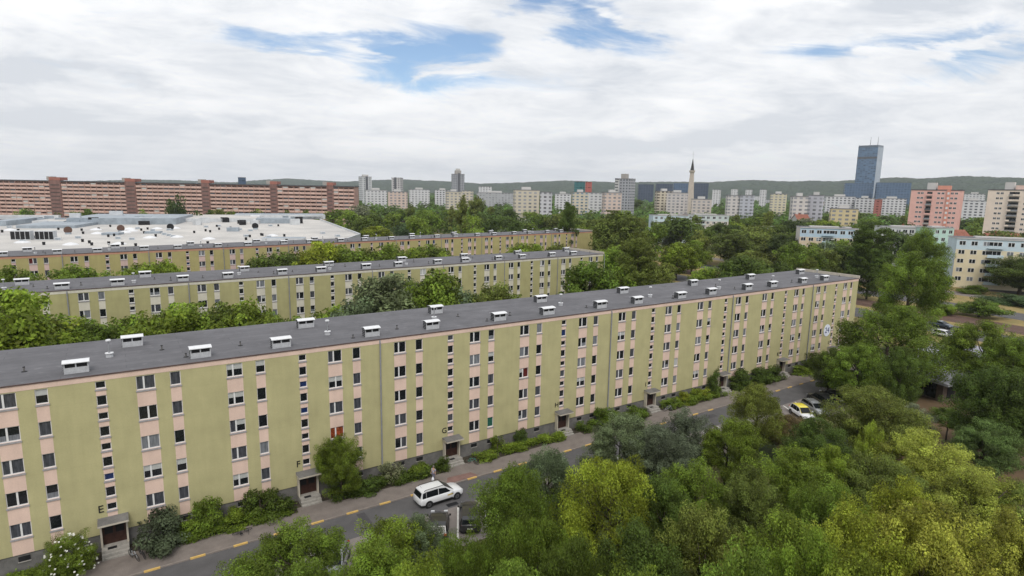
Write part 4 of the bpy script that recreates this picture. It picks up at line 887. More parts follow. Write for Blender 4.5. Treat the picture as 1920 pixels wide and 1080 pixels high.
b = MB(); b.tube([(.1, 0, .25), (.1, 0, .34), (.1, 0, .55), (.1, 0, .66)], [.13, .17, .13, .03], mat('white_bag', (.66, .67, .72), .5, .08), 10); b.build('bag_body', bg_, smooth=True)
b = MB(); b.tube([(.1, -.05, .62), (.1, -.03, .82), (.1, .03, .82), (.1, .05, .62)], .008, M_WHITE, 5); b.build('handle', bg_)
# ------------------------------------------------------------------ bicycles
def bicycle(label, loc, rz, fcol, tilt=0):
    root = thing('bicycle', label, 'bicycle', loc, rz); root.rotation_euler = (tilt, 0, rz)
    m = mat('bike_' + fcol, {'silver': (.4, .42, .45), 'teal': (.05, .32, .25), 'black': (.02, .02, .02), 'blue': (.08, .14, .3)}[fcol], .4, .1)
    for x in (-.52, .52):
        w = MB(); pts = [(x + .33 * math.cos(t * math.pi / 9), 0, .34 + .33 * math.sin(t * math.pi / 9)) for t in range(19)]; w.tube(pts, .022, M_TYRE, 6, False); o = w.build('wheel', root)
        sp_ = MB()
        for t in range(8): a = t * math.pi / 8; sp_.tube([(x - .31 * math.cos(a), 0, .34 - .31 * math.sin(a)), (x + .31 * math.cos(a), 0, .34 + .31 * math.sin(a))], .004, M_RIM, 3, False)
        sp_.build('spokes', o)
    f = MB(); q = .018
    for a, b_ in (((-.52, 0, .34), (-.12, 0, .34)), ((-.12, 0, .34), (-.25, 0, .85)), ((-.52, 0, .34), (-.22, 0, .72)), ((-.12, 0, .34), (.38, 0, .72)), ((-.22, 0, .76), (.36, 0, .82)), ((.52, 0, .34), (.34, 0, .95))): f.tube([a, b_], q, m, 6)
    f.build('frame', root)
    f = MB(); f.tube([(.30, -.28, 1.0), (.36, -.12, .98), (.36, .12, .98), (.30, .28, 1.0)], .015, M_PLAST, 6); f.build('handlebar', root)
    f = MB(); f.box(-.38, -.07, .86, -.14, .07, .92, M_PLAST); f.build('saddle', root)
    f = MB(); f.tube([(-.12, -.1, .34), (-.12, .1, .34)], .06, M_RIM, 8); f.build('pedals', root)
bicycle('silver bicycle leaning at the dark shrub beside door E', (-.6, 55.4, .1), R(-65), 'silver', R(8))
bicycle('dark bicycle behind the silver one beside door E', (-.05, 55.5, .1), R(-75), 'black', R(6))
bicycle('teal bicycle leaning in the planting right of door G', (32.4, 56.0, .1), R(-50), 'teal', R(14))
bicycle('black bicycle lying on the edge of the planting between doors E and F', (7.6, 55.15, .2), R(10), 'black', R(78))
bicycle('bicycle parked by the steps of door I', (65.0, 55.9, .1), R(-20), 'silver', R(6))
# ------------------------------------------------------------------ street lamps
def lamp(x, y, h, label, rz=0):
    root = thing('street_lamp', label, 'street lamp', (x, y, 0), rz)
    m = mat('lamp_grey', (.30, .36, .34), .5, .1)
    b = MB(); b.cyl(0, 0, 0, h, .16, .08, m, 8); b.build('pole', root)
    for s in (-1, 1):
        b = MB(); b.tube([(0, 0, h - .05), (s * .9, 0, h + .18), (s * 1.9, 0, h + .22)], .05, m, 6); b.build('arm', root)
        b = MB(); b.box(s * 2.4 - .55, -.17, h + .14, s * 2.4 + .55, .17, h + .30, M_WHITE); b.build('lamp_head', root)
q = at(1548, 450, 12.3); lamp(q.x * .80, q.y * .80, 31.3 - (31.3 - 12.3) * .80, 'tall two armed street lamp behind the white parapet of the front block', R(-35))
q = at(1297, 420, 11.5); lamp(q.x * .80, q.y * .80, 31.3 - (31.3 - 11.5) * .80, 'two armed street lamp among the trees in front of the pale blue block', R(-35))
q = at(1440, 425, 12); lamp(q.x * .8, q.y * .8, 31.3 - 19.3 * .8, 'street lamp barely showing above the broad olive tree', R(-35))
# ------------------------------------------------------------------ kiosk under the trees at right
kr_ = thing('pavilion', 'low flat roofed kiosk building under the trees at the right', 'building', (105, 36.5, 0), R(-12))
M_KROOF = roof_mat('kiosk_roof', (.27, .27, .30))
b = MB(); b.box(0, 0, 0, 24, 12, 3.2, mat('kiosk_wall', (.10, .075, .06), .8, .2, 2)); b.build('wall', kr_)
b = MB(); b.box(-1.6, -1.6, 3.2, 11, 13, 3.55, M_GREY, top=M_KROOF); b.build('roof', kr_)
b = MB(); b.box(11.02, -.8, 3.2, 25, 13, 4.5, M_CONC, top=M_KROOF); b.build('upper_roof', kr_)
for i in range(5):
    b = MB(); b.box(-.05, 1 + i * 2.1, .4, -.005, 2.8 + i * 2.1, 2.7, M_GLASS); b.build('window', kr_)
for i in range(6):
    b = MB(); b.box(1 + i * 2.2, -.05, .5, 2.7 + i * 2.2, -.005, 2.6, M_BLACK); b.build('shutter', kr_)
for i in range(3):
    b = MB(); b.box(3 + i * 3, 4, 3.55, 4.2 + i * 3, 5.2, 4.2, M_WHITE); b.build('roof_unit', kr_)
# ------------------------------------------------------------------ shopping centre with its big pale roof
mall = thing('shopping_centre', 'sprawling shopping centre with a huge white flat roof behind the third block', 'shopping centre', (0, 0, 0))
MZ = 12.0
M_MROOF = mat('white_membrane_roof', (.54, .52, .49), .8, .12, .06, col2=(.38, .37, .36), fine=.07); M_MWALL = mat('mall_cladding', (.34, .36, .39), .6, .15, .3); M_MGREY = mat('plant_steel', (.27, .31, .35), .5, .2, .4); M_MLIGHT = mat('pale_plant_steel', (.50, .52, .54), .5, .12, .5)
base_poly = [(-190, 190), (72, 218), (84, 238), (101, 354), (88, 396), (-190, 386)]
b = MB(); b.poly([(x, y, MZ) for x, y in base_poly], M_MROOF); b.build('roof', mall)
b = MB()
for i in range(len(base_poly)):
    (xa, ya), (xb, yb) = base_poly[i], base_poly[(i + 1) % len(base_poly)]
    b.poly([(xa, ya, 0), (xb, yb, 0), (xb, yb, MZ + .0), (xa, ya, MZ + .0)], M_MWALL)
b.build('wall', mall)
b = MB()
for (xa, ya), (xb, yb) in zip(base_poly[1:3], base_poly[2:4]):
    d = Vector((xb - xa, yb - ya, 0)).normalized(); n_ = Vector((-d.y, d.x, 0)) * .5
    b.poly([(xa, ya, MZ + .7), (xb, yb, MZ + .7), (xb + n_.x, yb + n_.y, MZ + .7), (xa + n_.x, ya + n_.y, MZ + .7)], M_MLIGHT); b.poly([(xa, ya, MZ), (xb, yb, MZ), (xb, yb, MZ + .7), (xa, ya, MZ + .7)], M_MWALL); b.poly([(xb + n_.x, yb + n_.y, MZ), (xa + n_.x, ya + n_.y, MZ), (xa + n_.x, ya + n_.y, MZ + .7), (xb + n_.x, yb + n_.y, MZ + .7)], M_MLIGHT)
b.build('parapet', mall)
def hall(pxl, pxr, pyt, pyb, h, m, top=None, nm='roof_hall', z0=MZ):
    "raised volume on the roof: foot line at pyb, back of its roof from pyt"
    a = at(pxl, pyb, z0); c = at(pxr, pyb, z0); t = at((pxl + pxr) / 2, pyt, z0 + h); dep = max(2.5, min(45, t.y - (a.y + c.y) / 2))
    ax = math.atan2(c.y - a.y, c.x - a.x); w = (c - a).length; bb = MB(); bb.box(0, 0, 0, w, dep, h, m, top=top or m, skip='b'); o = bb.build(nm, mall, (a.x, a.y, z0)); o.rotation_euler = (0, 0, ax); return o
hall(-40, 110, 403, 411, 2.0, M_MLIGHT, M_MROOF); hall(125, 330, 399, 421, 3.0, M_MGREY); hall(330, 480, 402, 416, 1.8, M_MLIGHT, M_MROOF); hall(440, 610, 400, 411, 2.6, M_MLIGHT, M_MGREY)
hall(480, 545, 408, 419, 2.6, M_MGREY); hall(205, 230, 396, 404, 2.2, M_MLIGHT, M_MLIGHT, z0=MZ + 3); hall(130, 150, 401, 408, 2.0, M_MLIGHT, M_MLIGHT, z0=MZ + 3); hall(175, 198, 405, 414, 2.2, M_MLIGHT, M_MLIGHT, z0=MZ)
hall(545, 605, 404, 411, 1.6, M_MGREY); hall(30, 140, 415, 428, 1.2, M_MGREY); hall(-20, 12, 407, 424, 2.2, M_MGREY); hall(490, 570, 444, 452, 1.0, M_MLIGHT, M_MGREY); hall(60, 120, 410, 421, 1.6, M_MLIGHT, M_MROOF)
hall(425, 447, 426, 434, 1.6, M_MGREY); hall(190, 222, 435, 441, .8, M_MGREY); hall(270, 300, 433, 438, .8, M_MGREY); hall(470, 487, 400, 412, 2.2, M_WHITE); hall(475, 488, 413, 419, 1.8, M_WHITE)
for (a, c) in ((20, 57), (66, 101)):            # two dark louvred cooling units facing the camera
    o = hall(a, c, 434, 450, 3.0, M_MLIGHT, M_MLIGHT, 'cooling_unit'); w = (at(c, 450, MZ) - at(a, 450, MZ)).length
    b = MB()
    for i in range(4): b.box(.1 + i * w / 4, -.05, .25, -.1 + (i + 1) * w / 4, -.01, 2.8, M_BLACK)
    b.build('louvre', o)
rg = random.Random(21)
for (px, py) in [(128, 436), (227, 432), (320, 429), (479, 427)]:
    p = at(px, py + 3, MZ); b = MB(); b.cyl(0, 0, 0, .6, 1.0, 1.0, M_MGREY, 12); b.tube([(0, -.1, 1.5), (0, .6, 1.5)], 1.35, M_TRACK if px < 300 else M_BLACK, 14); b.build('fan_housing', mall, tuple(p))
for i in range(95):
    px = rg.uniform(0, 660); py = rg.uniform(424, 462); p = at(px, py, MZ)
    if p.x > 78 or p.y < 200: continue
    b = MB()
    kd = rg.random()
    if kd < .55: b.box(-.35, -.35, 0, .35, .35, .5, M_BLACK); b.cyl(0, 0, .5, .95, .45, .42, M_BLACK, 10); b.build('roof_fan', mall, tuple(p))
    elif kd < .8: b.box(-.9, -.8, 0, .9, .8, .9, M_MLIGHT); b.box(-.7, -.83, .2, .7, -.81, .75, M_MGREY); b.build('roof_unit', mall, tuple(p))
    else:
        for t in range(5): b.cyl(0, 0, t * .16, (t + 1) * .16, 2.2 * math.cos(t * .3), 2.2 * math.cos((t + 1) * .3), M_WHITE, 14)
        b.build('skylight', mall, tuple(p))
for i in range(34):
    px = rg.uniform(60, 600); py = rg.uniform(412, 418); p = at(px, py, MZ + 1.0); b = MB(); b.box(-rg.uniform(.8, 2.5), -1, -1, rg.uniform(.8, 2.5), 1, rg.uniform(.8, 2.4), rg.choice([M_MLIGHT, M_MGREY, M_BLACK, M_MLIGHT])); b.build('roof_unit', mall, tuple(p))
# ------------------------------------------------------------------ the very long red brown block of flats
d_l, d_r = 440, 445
A0 = at_depth(-150, 347, d_l); A1 = at_depth(665, 349, d_r); A0.z = A1.z = 0
LB_ = (A1 - A0).length; ax = math.atan2(A1.y - A0.y, A1.x - A0.x)
red = thing('apartment_block', 'enormously long eleven storey red and salmon balcony block on the left horizon', 'apartment building', tuple(A0), ax)
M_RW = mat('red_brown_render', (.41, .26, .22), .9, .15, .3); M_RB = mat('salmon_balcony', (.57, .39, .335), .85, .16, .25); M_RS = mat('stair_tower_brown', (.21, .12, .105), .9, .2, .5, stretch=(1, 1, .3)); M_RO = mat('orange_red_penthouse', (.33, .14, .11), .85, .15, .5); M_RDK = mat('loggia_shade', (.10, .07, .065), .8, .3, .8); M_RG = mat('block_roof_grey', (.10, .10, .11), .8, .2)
HT = 31.5; FLR = 2.75
def xa(px):
    "distance along the block for a pixel column on the facade"
    r = ray(px, 360); n_ = Vector((-math.sin(ax), math.cos(ax))); t = (A0.x * n_.x + A0.y * n_.y) / (r.x * n_.x + r.y * n_.y); return (Vector((r.x * t, r.y * t)) - A0.xy).dot(Vector((math.cos(ax), math.sin(ax))))
tow = [(xa(a), xa(c)) for a, c in ((-52, -32), (97, 118), (238, 257), (380, 395), (508, 521), (614, 626))]
b = MB(); b.box(0, 0, 0, LB_, 12, HT, M_RW, top=M_RG); b.build('wall', red)
b = MB(); b.box(-.3, -1.5, HT, LB_ + .3, 12.3, HT + .7, M_RG); b.build('roof', red)
segs = []; cur = 0
for (ta, tb) in tow: segs.append((cur, ta)); cur = tb
segs.append((cur, LB_ - .4))
for (a, c) in segs:
    off = .0
    for k in range(11):
        z = k * FLR + .9
        nb = max(1, round((c - a) / 4.2)); w = (c - a) / nb; bb = MB()
        for i in range(nb):
            if rg.random() < .08: pass
            bb.box(a + i * w + .12, -1.35 - off, z, a + (i + 1) * w - .12, -1.25 - off, z + 1.45, M_RB); bb.box(a + i * w + .12, -1.25 - off, z - .12, a + (i + 1) * w - .12, 0, z + .02, M_RB)
            bb.box(a + i * w - .16, -1.42, z - .1, a + i * w + .16, 0, z + FLR - .15, M_RW)
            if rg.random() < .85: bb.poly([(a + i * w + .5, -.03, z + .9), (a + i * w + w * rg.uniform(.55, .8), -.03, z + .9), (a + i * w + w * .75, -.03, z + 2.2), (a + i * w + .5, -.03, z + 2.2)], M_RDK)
            if rg.random() < .25: bb.box(a + i * w + .3, -1.2, z + 1.15, a + (i + 1) * w - .3, -1.1, z + 2.4, rg.choice([M_CURT, M_BLIND, M_CURT]))
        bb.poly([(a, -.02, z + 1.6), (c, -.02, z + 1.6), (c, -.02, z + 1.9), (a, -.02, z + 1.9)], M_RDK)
        bb.build('balcony_row', red)
for (ta, tb) in tow:
    bb = MB(); bb.box(ta, -2.0, 0, tb, 2, HT + .95, M_RS)
    for k in range(11): bb.box(ta + .8, -2.06, k * FLR + 1.0, tb - .8, -2.01, k * FLR + 1.9, M_RDK)
    bb.build('stair_tower', red)
    bb = MB(); bb.box(ta + .3, -2.1, HT + .96, tb + .2, 6, HT + 3.1, M_RO, top=M_RG); bb.box(ta - 3.6, 1, HT + .96, ta + .15, 6, HT + 3.6, M_CONC); bb.build('lift_house', red)
# ------------------------------------------------------------------ other buildings
def tower(name, label, pl, pr_, pt, depth, wallc, glassc, yaw=0.0, dratio=.7, nx=3.2, nz=2.8, fx=.5, fz=.5, extra=None, cat='building', group=None, roofc=(.2, .2, .21), side=None, var=.35):
    c = at_depth((pl + pr_) / 2, pt, depth); H_ = max(4, c.z); wpx = (pr_ - pl) * depth / F_PX
    off = ray((pl + pr_) / 2, pt); stretch = abs(off.normalized().dot(fw)); face = math.atan2(-c.x, c.y) * 1.0
    Wt = wpx * stretch; yw = abs(R(yaw)); wd = Wt / (math.cos(yw) + dratio * math.sin(yw)); dp = wd * dratio
    root = thing(name, label, cat, (c.x, c.y, 0), face + R(yaw), group)
    mt = grid_mat('facade_%s_%d' % (name, len(MATS)), wallc, glassc, nx, nz, fx, fz, var, zoff=0)
    b = MB(); b.box(-wd / 2, -dp / 2, 0, wd / 2, dp / 2, H_, mt); o = b.build('wall', root)
    b = MB(); b.box(-wd / 2 - .2, -dp / 2 - .2, H_, wd / 2 + .2, dp / 2 + .2, H_ + .6, mat('roof_%s_%d' % (name, len(MATS)), roofc, .8, .15, .5)); b.build('roof', root)
    return root, wd, dp, H_
def penthouse(root, x0, y0, x1, y1, z0, z1, m):
    b = MB(); b.box(x0, y0, z0, x1, y1, z1, m); b.build('roof_housing', root)
M_PALE = mat('pale_render', (.52, .51, .50), .85, .08, .1); M_DKG = mat('dark_cladding', (.10, .105, .12), .5, .15, .2)
r_, w, d, h = tower('residential_tower', 'pale slim high rise at left just right of the long red block', 672, 697, 332, 850, (.50, .51, .53), (.16, .17, .19), 20, .9, 4, 2.8); penthouse(r_, -w / 4, -d / 4, w / 4, d / 4, h + .6, h + 3.5, M_PALE)
b = MB(); b.box(-w * .12, -d / 2 - .4, 0, w * .12, -d / 2 - .01, h + 1, M_DKG); b.build('dark_bay', r_)
r_, w, d, h = tower('residential_tower', 'second slim high rise with a brownish dark centre, next to the pale one', 734, 756, 334, 900, (.46, .45, .46), (.13, .12, .13), -20, .9, 4, 2.8); b = MB(); b.box(-w * .2, -d / 2 - .4, 0, w * .05, -d / 2 - .01, h + 1, M_DKG); b.build('dark_bay', r_)
r_, w, d, h = tower('residential_tower', 'stepped grey high rise with a small crown in the middle left skyline', 846, 871, 327, 1000, (.29, .30, .33), (.09, .095, .11), 8, .8, 3.4, 2.8); penthouse(r_, -w / 4, -d / 4, w / 4, d / 4, h + .6, h + 6.5, M_CONC); penthouse(r_, -w / 6, -d / 6, w / 6, d / 6, h + 6.6, h + 9.5, M_PALE)
b = MB(); b.box(-w * .06, -d / 2 - .5, 0, w * .14, -d / 2 - .01, h + 2, M_DKG); b.build('dark_bay', r_)
r_, w, d, h = tower('residential_tower', 'grey and white high rise in two offset slabs near the slim spire', 1153, 1192, 336, 600, (.33, .34, .37), (.11, .115, .13), -25, .8, 3.2, 2.8); penthouse(r_, -w / 5, -d / 4, w / 8, d / 4, h + .6, h + 5.2, M_CONC)
b = MB(); b.box(-w / 2 + .5, -d / 2 - .9, 0, -w * .22, -d / 2 - .01, h - 1, M_PALE)
for k in range(16): b.box(-w / 2 + .7, -d / 2 - 1.0, 2 + k * 2.8, -w * .25, -d / 2 - .91, 3.2 + k * 2.8, M_DKG)
b.build('balcony_stack', r_)
# glass office tower and its podium buildings
GL = (.055, .10, .17)
r_, w, d, h = tower('office_tower', 'blue glass skyscraper with two rooftop masts, tallest building on the right skyline', 1609, 1657, 277, 1500, (.10, .165, .26), (.075, .135, .225), -20, .75, 6, 4, .88, .76, roofc=(.12, .15, .2), var=.4)
b = MB(); b.box(-w / 2 - .4, -d / 2 - .4, h - 28, w / 2 + .4, -d / 2 - .05, h - 23, M_DKG); b.build('dark_storey', r_)
b = MB(); b.box(-w / 2, -d / 2, h + .61, w / 2, d / 2, h + 5, mat('glass_crown', (.10, .13, .17), .3, .1)); b.build('roof_screen', r_)
for xx in (-2, 15): b = MB(); b.tube([(xx, 0, h + 5), (xx, 0, h + 26)], [.8, .35], M_GREY, 6); b.build('mast', r_)
b = MB(); b.box(w / 2 + .05, -d / 2, 0, w / 2 + .6, d / 2, h, mat('bright_glass_flank', (.30, .35, .42), .25, .12, .05)); b.build('bright_flank', r_)
for (pl, pr_, pt, dd, lab) in [(1582, 1636, 344, 1450, 'sloping blue glass office building left of the skyscraper'), (1641, 1709, 343, 1400, 'broad blue glass office building right of the skyscraper'),
        (1196, 1226, 346, 1500, 'dark blue office building just right of the grey high rise'), (1229, 1262, 345, 1520, 'dark blue office building, second right of the grey high rise'), (1262, 1291, 344, 1540, 'blue office building immediately left of the spire'), (1301, 1329, 344, 1500, 'dark blue office building immediately right of the spire')]:
    tower('office_building', lab, pl, pr_, pt, dd, (.075, .125, .21) if 'dark' not in lab else (.045, .065, .105), (.06, .105, .18) if 'dark' not in lab else (.035, .05, .085), 6, .6, 6, 4, .8, .7, cat='office building', roofc=(.10, .12, .15), var=.2)
tower('office_building', 'teal fronted building in the centre skyline', 1077, 1097, 341, 1000, (.03, .14, .15), (.03, .10, .11), 0, .6, 6, 4, .8, .6); tower('office_building', 'red fronted building joined to the teal one', 1098, 1110, 341, 990, (.38, .10, .08), (.28, .07, .06), 0, .8, 6, 4, .8, .6)
tower('office_building', 'small dark blue tower showing above the long red block', 446, 461, 333, 900, (.05, .085, .15), (.04, .07, .12), 0, .8, 5, 4, .8, .6)
# church with its tapering spire
sp_ = at_depth(1294, 380, 640); church = thing('church_tower', 'slender pale tapering spire with a dark pointed tip and a ring below it', 'church tower', (sp_.x, sp_.y, 0))
zt = at_depth(1298, 298, 640).z; zr = at_depth(1297.5, 322, 640).z; M_SPIRE = mat('spire_concrete', (.50, .44, .38), .85, .1, .2)
wb = 5.2; wt_ = 2.2; b = MB()
for i in range(4):
    a, c = (i * 90 + 45 + 20), (i * 90 + 135 + 20); pa = lambda r_0, an, z: (r_0 * math.cos(R(an)), r_0 * math.sin(R(an)), z)
    b.poly([pa(wb, a, 0), pa(wb, c, 0), pa(wt_, c, zr), pa(wt_, a, zr)], M_SPIRE)
b.build('shaft', church)
b = MB(); b.cyl(0, 0, zr, zr + 1.1, 3.1, 3.1, M_SPIRE, 12); b.cyl(0, 0, zr - 1.5, zr, 2.2, 3.0, M_SPIRE, 12); b.build('gallery', church)
b = MB(); b.cyl(0, 0, zr + 1.1, zt, 2.1, .15, mat('spire_tip', (.035, .035, .035), .6, .1), 6); b.build('tip', church)
b = MB(); b.tube([(0, 0, zt), (0, 0, zt + 7)], .22, M_WHITE, 5); b.tube([(-1.4, 0, zt + 4.6), (1.4, 0, zt + 4.6)], .2, M_WHITE, 5); b.build('cross', church)
WH, WG = (.56, .56, .58), (.24, .245, .265)
CR, PKc = (.52, .47, .38), (.55, .44, .39)
for (pl, pr_, pt, dd, c, gl, yw, lab) in [
    (683, 726, 357, 700, WH, WG, 10, 'white block of flats at the foot of the slim pale high rise'), (727, 765, 360, 620, PKc, WG, -10, 'pinkish low block behind the dark conifers'), (766, 806, 356, 760, WH, WG, 10, 'white block with dark bands left of the stepped grey high rise'),
    (815, 845, 357, 800, WH, (.05, .05, .06), -12, 'black and white block left of the stepped grey high rise base'), (835, 866, 360, 620, CR, WG, 15, 'cream block behind the first pair of poplars'), (866, 888, 358, 640, CR, WG, -15, 'small cream block between the park poplars'),
    (897, 922, 350, 900, WH, WG, 5, 'white pair of blocks standing on the low grey hall'), (893, 965, 362, 800, (.36, .37, .39), (.3, .3, .32), 3, 'long low grey hall in the centre left distance'), (962, 1012, 357, 480, CR, WG, 10, 'cream block hidden behind the second group of poplars'),
    (1013, 1036, 361, 460, (.52, .52, .55), (.18, .18, .2), -20, 'pale end block right of the second group of poplars'), (1040, 1071, 364, 700, WH, (.2, .2, .22), 5, 'white terraced block in the centre distance'), (1072, 1104, 361, 560, CR, (.14, .2, .26), 12, 'cream block with a blue window strip in the centre'),
    (1103, 1130, 362, 600, (.52, .52, .53), WG, -6, 'light grey banded block in the centre'), (1129, 1166, 362, 500, PKc, WG, 22, 'pinkish grey block below the grey high rise'), (1228, 1262, 359, 600, CR, (.10, .08, .07), 25, 'cream block with dark balcony stripes left of the spire'),
    (1250, 1291, 362, 580, (.54, .50, .49), WG, -18, 'pale pinkish block touching the foot of the spire'), (1336, 1352, 356, 1000, WH, WG, 0, 'distant white slab, first right of the dark offices'), (1371, 1384, 355, 1050, WH, WG, 0, 'distant white slab, second right of the dark offices'),
    (1398, 1411, 356, 1050, WH, WG, 0, 'distant white slab, third right of the dark offices'), (1425, 1438, 356, 1080, WH, WG, 0, 'distant white slab, fourth right of the dark offices'),
    (1361, 1388, 367, 520, (.52, .49, .48), WG, 24, 'beige half of the block below the distant slabs'), (1388, 1415, 367, 515, (.46, .47, .53), WG, -16, 'lilac grey half of the block below the distant slabs'), (1444, 1476, 364, 650, (.54, .49, .36), WG, 10, 'yellowish cream block between two pale blocks'),
    (1482, 1516, 369, 440, (.53, .50, .48), WG, 24, 'beige banded half of the pale block left of the office quarter'), (1516, 1546, 367, 440, (.48, .48, .53), WG, -18, 'lilac half of the pale block left of the office quarter'),
    (1546, 1604, 369, 700, WH, (.10, .10, .12), 8, 'new white block with black window stripes, left one below the skyscraper'), (1604, 1640, 372, 680, WH, (.10, .10, .12), -8, 'new white block with black window stripes, middle one below the skyscraper'),
    (1645, 1700, 373, 700, WH, (.12, .12, .14), 8, 'new white block, right one below the skyscraper'), (1640, 1655, 374, 660, (.33, .12, .10), (.2, .06, .05), 0, 'dark red cube among the new white blocks'),
    (1808, 1848, 364, 900, WH, WG, 0, 'white block seen between the pink and cream towers, upper one'), (1800, 1850, 377, 600, WH, (.10, .10, .12), 8, 'white block seen between the pink and cream towers, lower one'),
    (1296, 1335, 374, 560, (.5, .45, .42), WG, 5, 'low pinkish block right of the foot of the spire'), (1555, 1610, 392, 420, (.56, .47, .28), WG, 10, 'low yellow building under the new white blocks'), (1712, 1730, 372, 720, WH, WG, 0, 'white block peeping out left of the pink tower')]:
    r_, w, d, h = tower('block_of_flats', lab, pl, pr_, pt, dd, c, gl, yw, .45, 4.2, 2.8, .52, .5, cat='block of flats')
    if (pr_ - pl) > 28: penthouse(r_, -w / 5, -d / 5, w / 6, d / 5, h + .6, h + 2.8, M_PALE)
# small far roofs and slabs scattered towards the hills
rg = random.Random(4)
for i in range(48):
    px = rg.uniform(0, 1920); yh = 341 + 32 * px / 1920; dd = rg.uniform(1100, 2300); tz = rg.uniform(9, 26)
    py = yh + (CAM_H - tz) * F_PX / dd
    c, cn_ = rg.choice([(WH, 'white'), (CR, 'cream'), ((.45, .45, .47), 'grey'), ((.5, .42, .38), 'pinkish'), ((.42, .44, .48), 'bluish')])
    wh = [w_ for lim, w_ in ((330, 'over the left of the long red block'), (665, 'over the right of the long red block'), (850, 'near the slim high rises'), (1100, 'left of the teal and red pair'), (1330, 'near the spire'), (1580, 'between the spire and the skyscraper'), (1800, 'behind the pink tower'), (9999, 'by the cream and pink tower')) if px < lim][0]; wpx = rg.uniform(8, 30)
    tower('distant_block', 'small distant ' + cn_ + ' block ' + wh, px, px + wpx, py, dd, c, (.2, .21, .23), rg.uniform(-20, 20), .5, 5, 3, .5, .45, cat='block of flats', group='small distant blocks before the hills ' + wh + ', ' + cn_)
# nearer blocks at right: real windows
def panel_tower(label, pl, pr_, pt, pb, depth, cols, floors, nwin, balc, stairc, wallc, accent, sidec):
    c = at_depth((pl + pr_) / 2, pt, depth); H_ = c.z; st = abs(ray((pl + pr_) / 2, pt).normalized().dot(fw)); Wt = (pr_ - pl) * depth / F_PX * st
    root = thing('tower_block', label, 'tower block', (c.x, c.y, 0), math.atan2(-c.x, c.y) + R(cols))
    mw = mat('tw_' + label[:4], wallc, .88, .07, .25); ma = mat('ta_' + label[:4], accent, .88, .1, .3)
    b = MB(); b.box(-Wt / 2, 0, 0, Wt / 2, 14, H_, mw); b.build('wall', root); b = MB(); b.box(-Wt / 2 - .2, -.2, H_, Wt / 2 + .2, 14, H_ + .5, M_RG); b.build('roof', root)
    penthouse(root, -Wt * .20, 3, -Wt * .02, 9, H_ + .5, H_ + 4.5, M_PALE); penthouse(root, 0.02 * Wt, 1, Wt * .27, 8, H_ + .5, H_ + 2.8, ma)
    fh = 2.8; nfl = int((H_ - 1) / fh); n = 0
    for k in range(nfl - 1, -1, -1):
        z = H_ - .9 - (nfl - 1 - k) * fh - 1.35
        if z < 2: continue
        for u in nwin:
            if n >= 92: break
            b = MB(); x = u * Wt; b.box(x - .70, -.05, z, x + .70, -.012, z + 1.2, M_FRAME); b.poly([(x - .6, -.06, z + .1), (x - .06, -.06, z + .1), (x - .06, -.06, z + 1.1), (x - .6, -.06, z + 1.1)], M_GLASS if rg.random() < .6 else M_CURT); b.poly([(x + .06, -.06, z + .1), (x + .6, -.06, z + .1), (x + .6, -.06, z + 1.1), (x + .06, -.06, z + 1.1)], M_GLASS if rg.random() < .6 else M_CURT); b.build('window', root); n += 1
        for u in balc:
            b = MB(); x = u * Wt; b.box(x - 1.5, -1.3, z - .9, x + 1.5, 0, z - .75, M_CONC); b.box(x - 1.5, -1.3, z - .75, x + 1.5, -1.24, z + .1, rg.choice([mw, M_CONC, M_GREY, M_CURT])); b.box(x - 1.3, -.04, z - .6, x + 1.3, -.01, z + 1.4, M_GLASS); b.build('balcony', root)
    if stairc is not None:
        b = MB(); b.box((stairc - .035) * Wt, -.5, 0, (stairc + .035) * Wt, -.01, H_ + .4, ma)
        for k in range(nfl): b.box((stairc - .022) * Wt, -.55, H_ - 2.3 - k * fh, (stairc + .022) * Wt, -.501, H_ - 1.0 - k * fh, M_FRAME)
        b.build('stair_bay', root)
    for s_ in (-1, 1): b = MB(); b.box(s_ * Wt * .42 - Wt * .07, -.025, 0, s_ * Wt * .42 + Wt * .07, -.008, 8, ma); b.build('base_panel', root)
    return root
panel_tower('pink tower block with a coral stair bay on the right skyline', 1707, 1804, 357, 425, 350, -6, 12, (-.34, -.27, .06, .14, .32, .40), (-.12,), .25, (.70, .42, .37), (.62, .28, .21), None)
panel_tower('cream and pink tower block cut by the right edge of the frame', 1851, 1952, 357, 435, 330, -6, 12, (-.30, -.22, .24, .32), (-.02, .06), None, (.72, .62, .53), (.68, .50, .44), None)
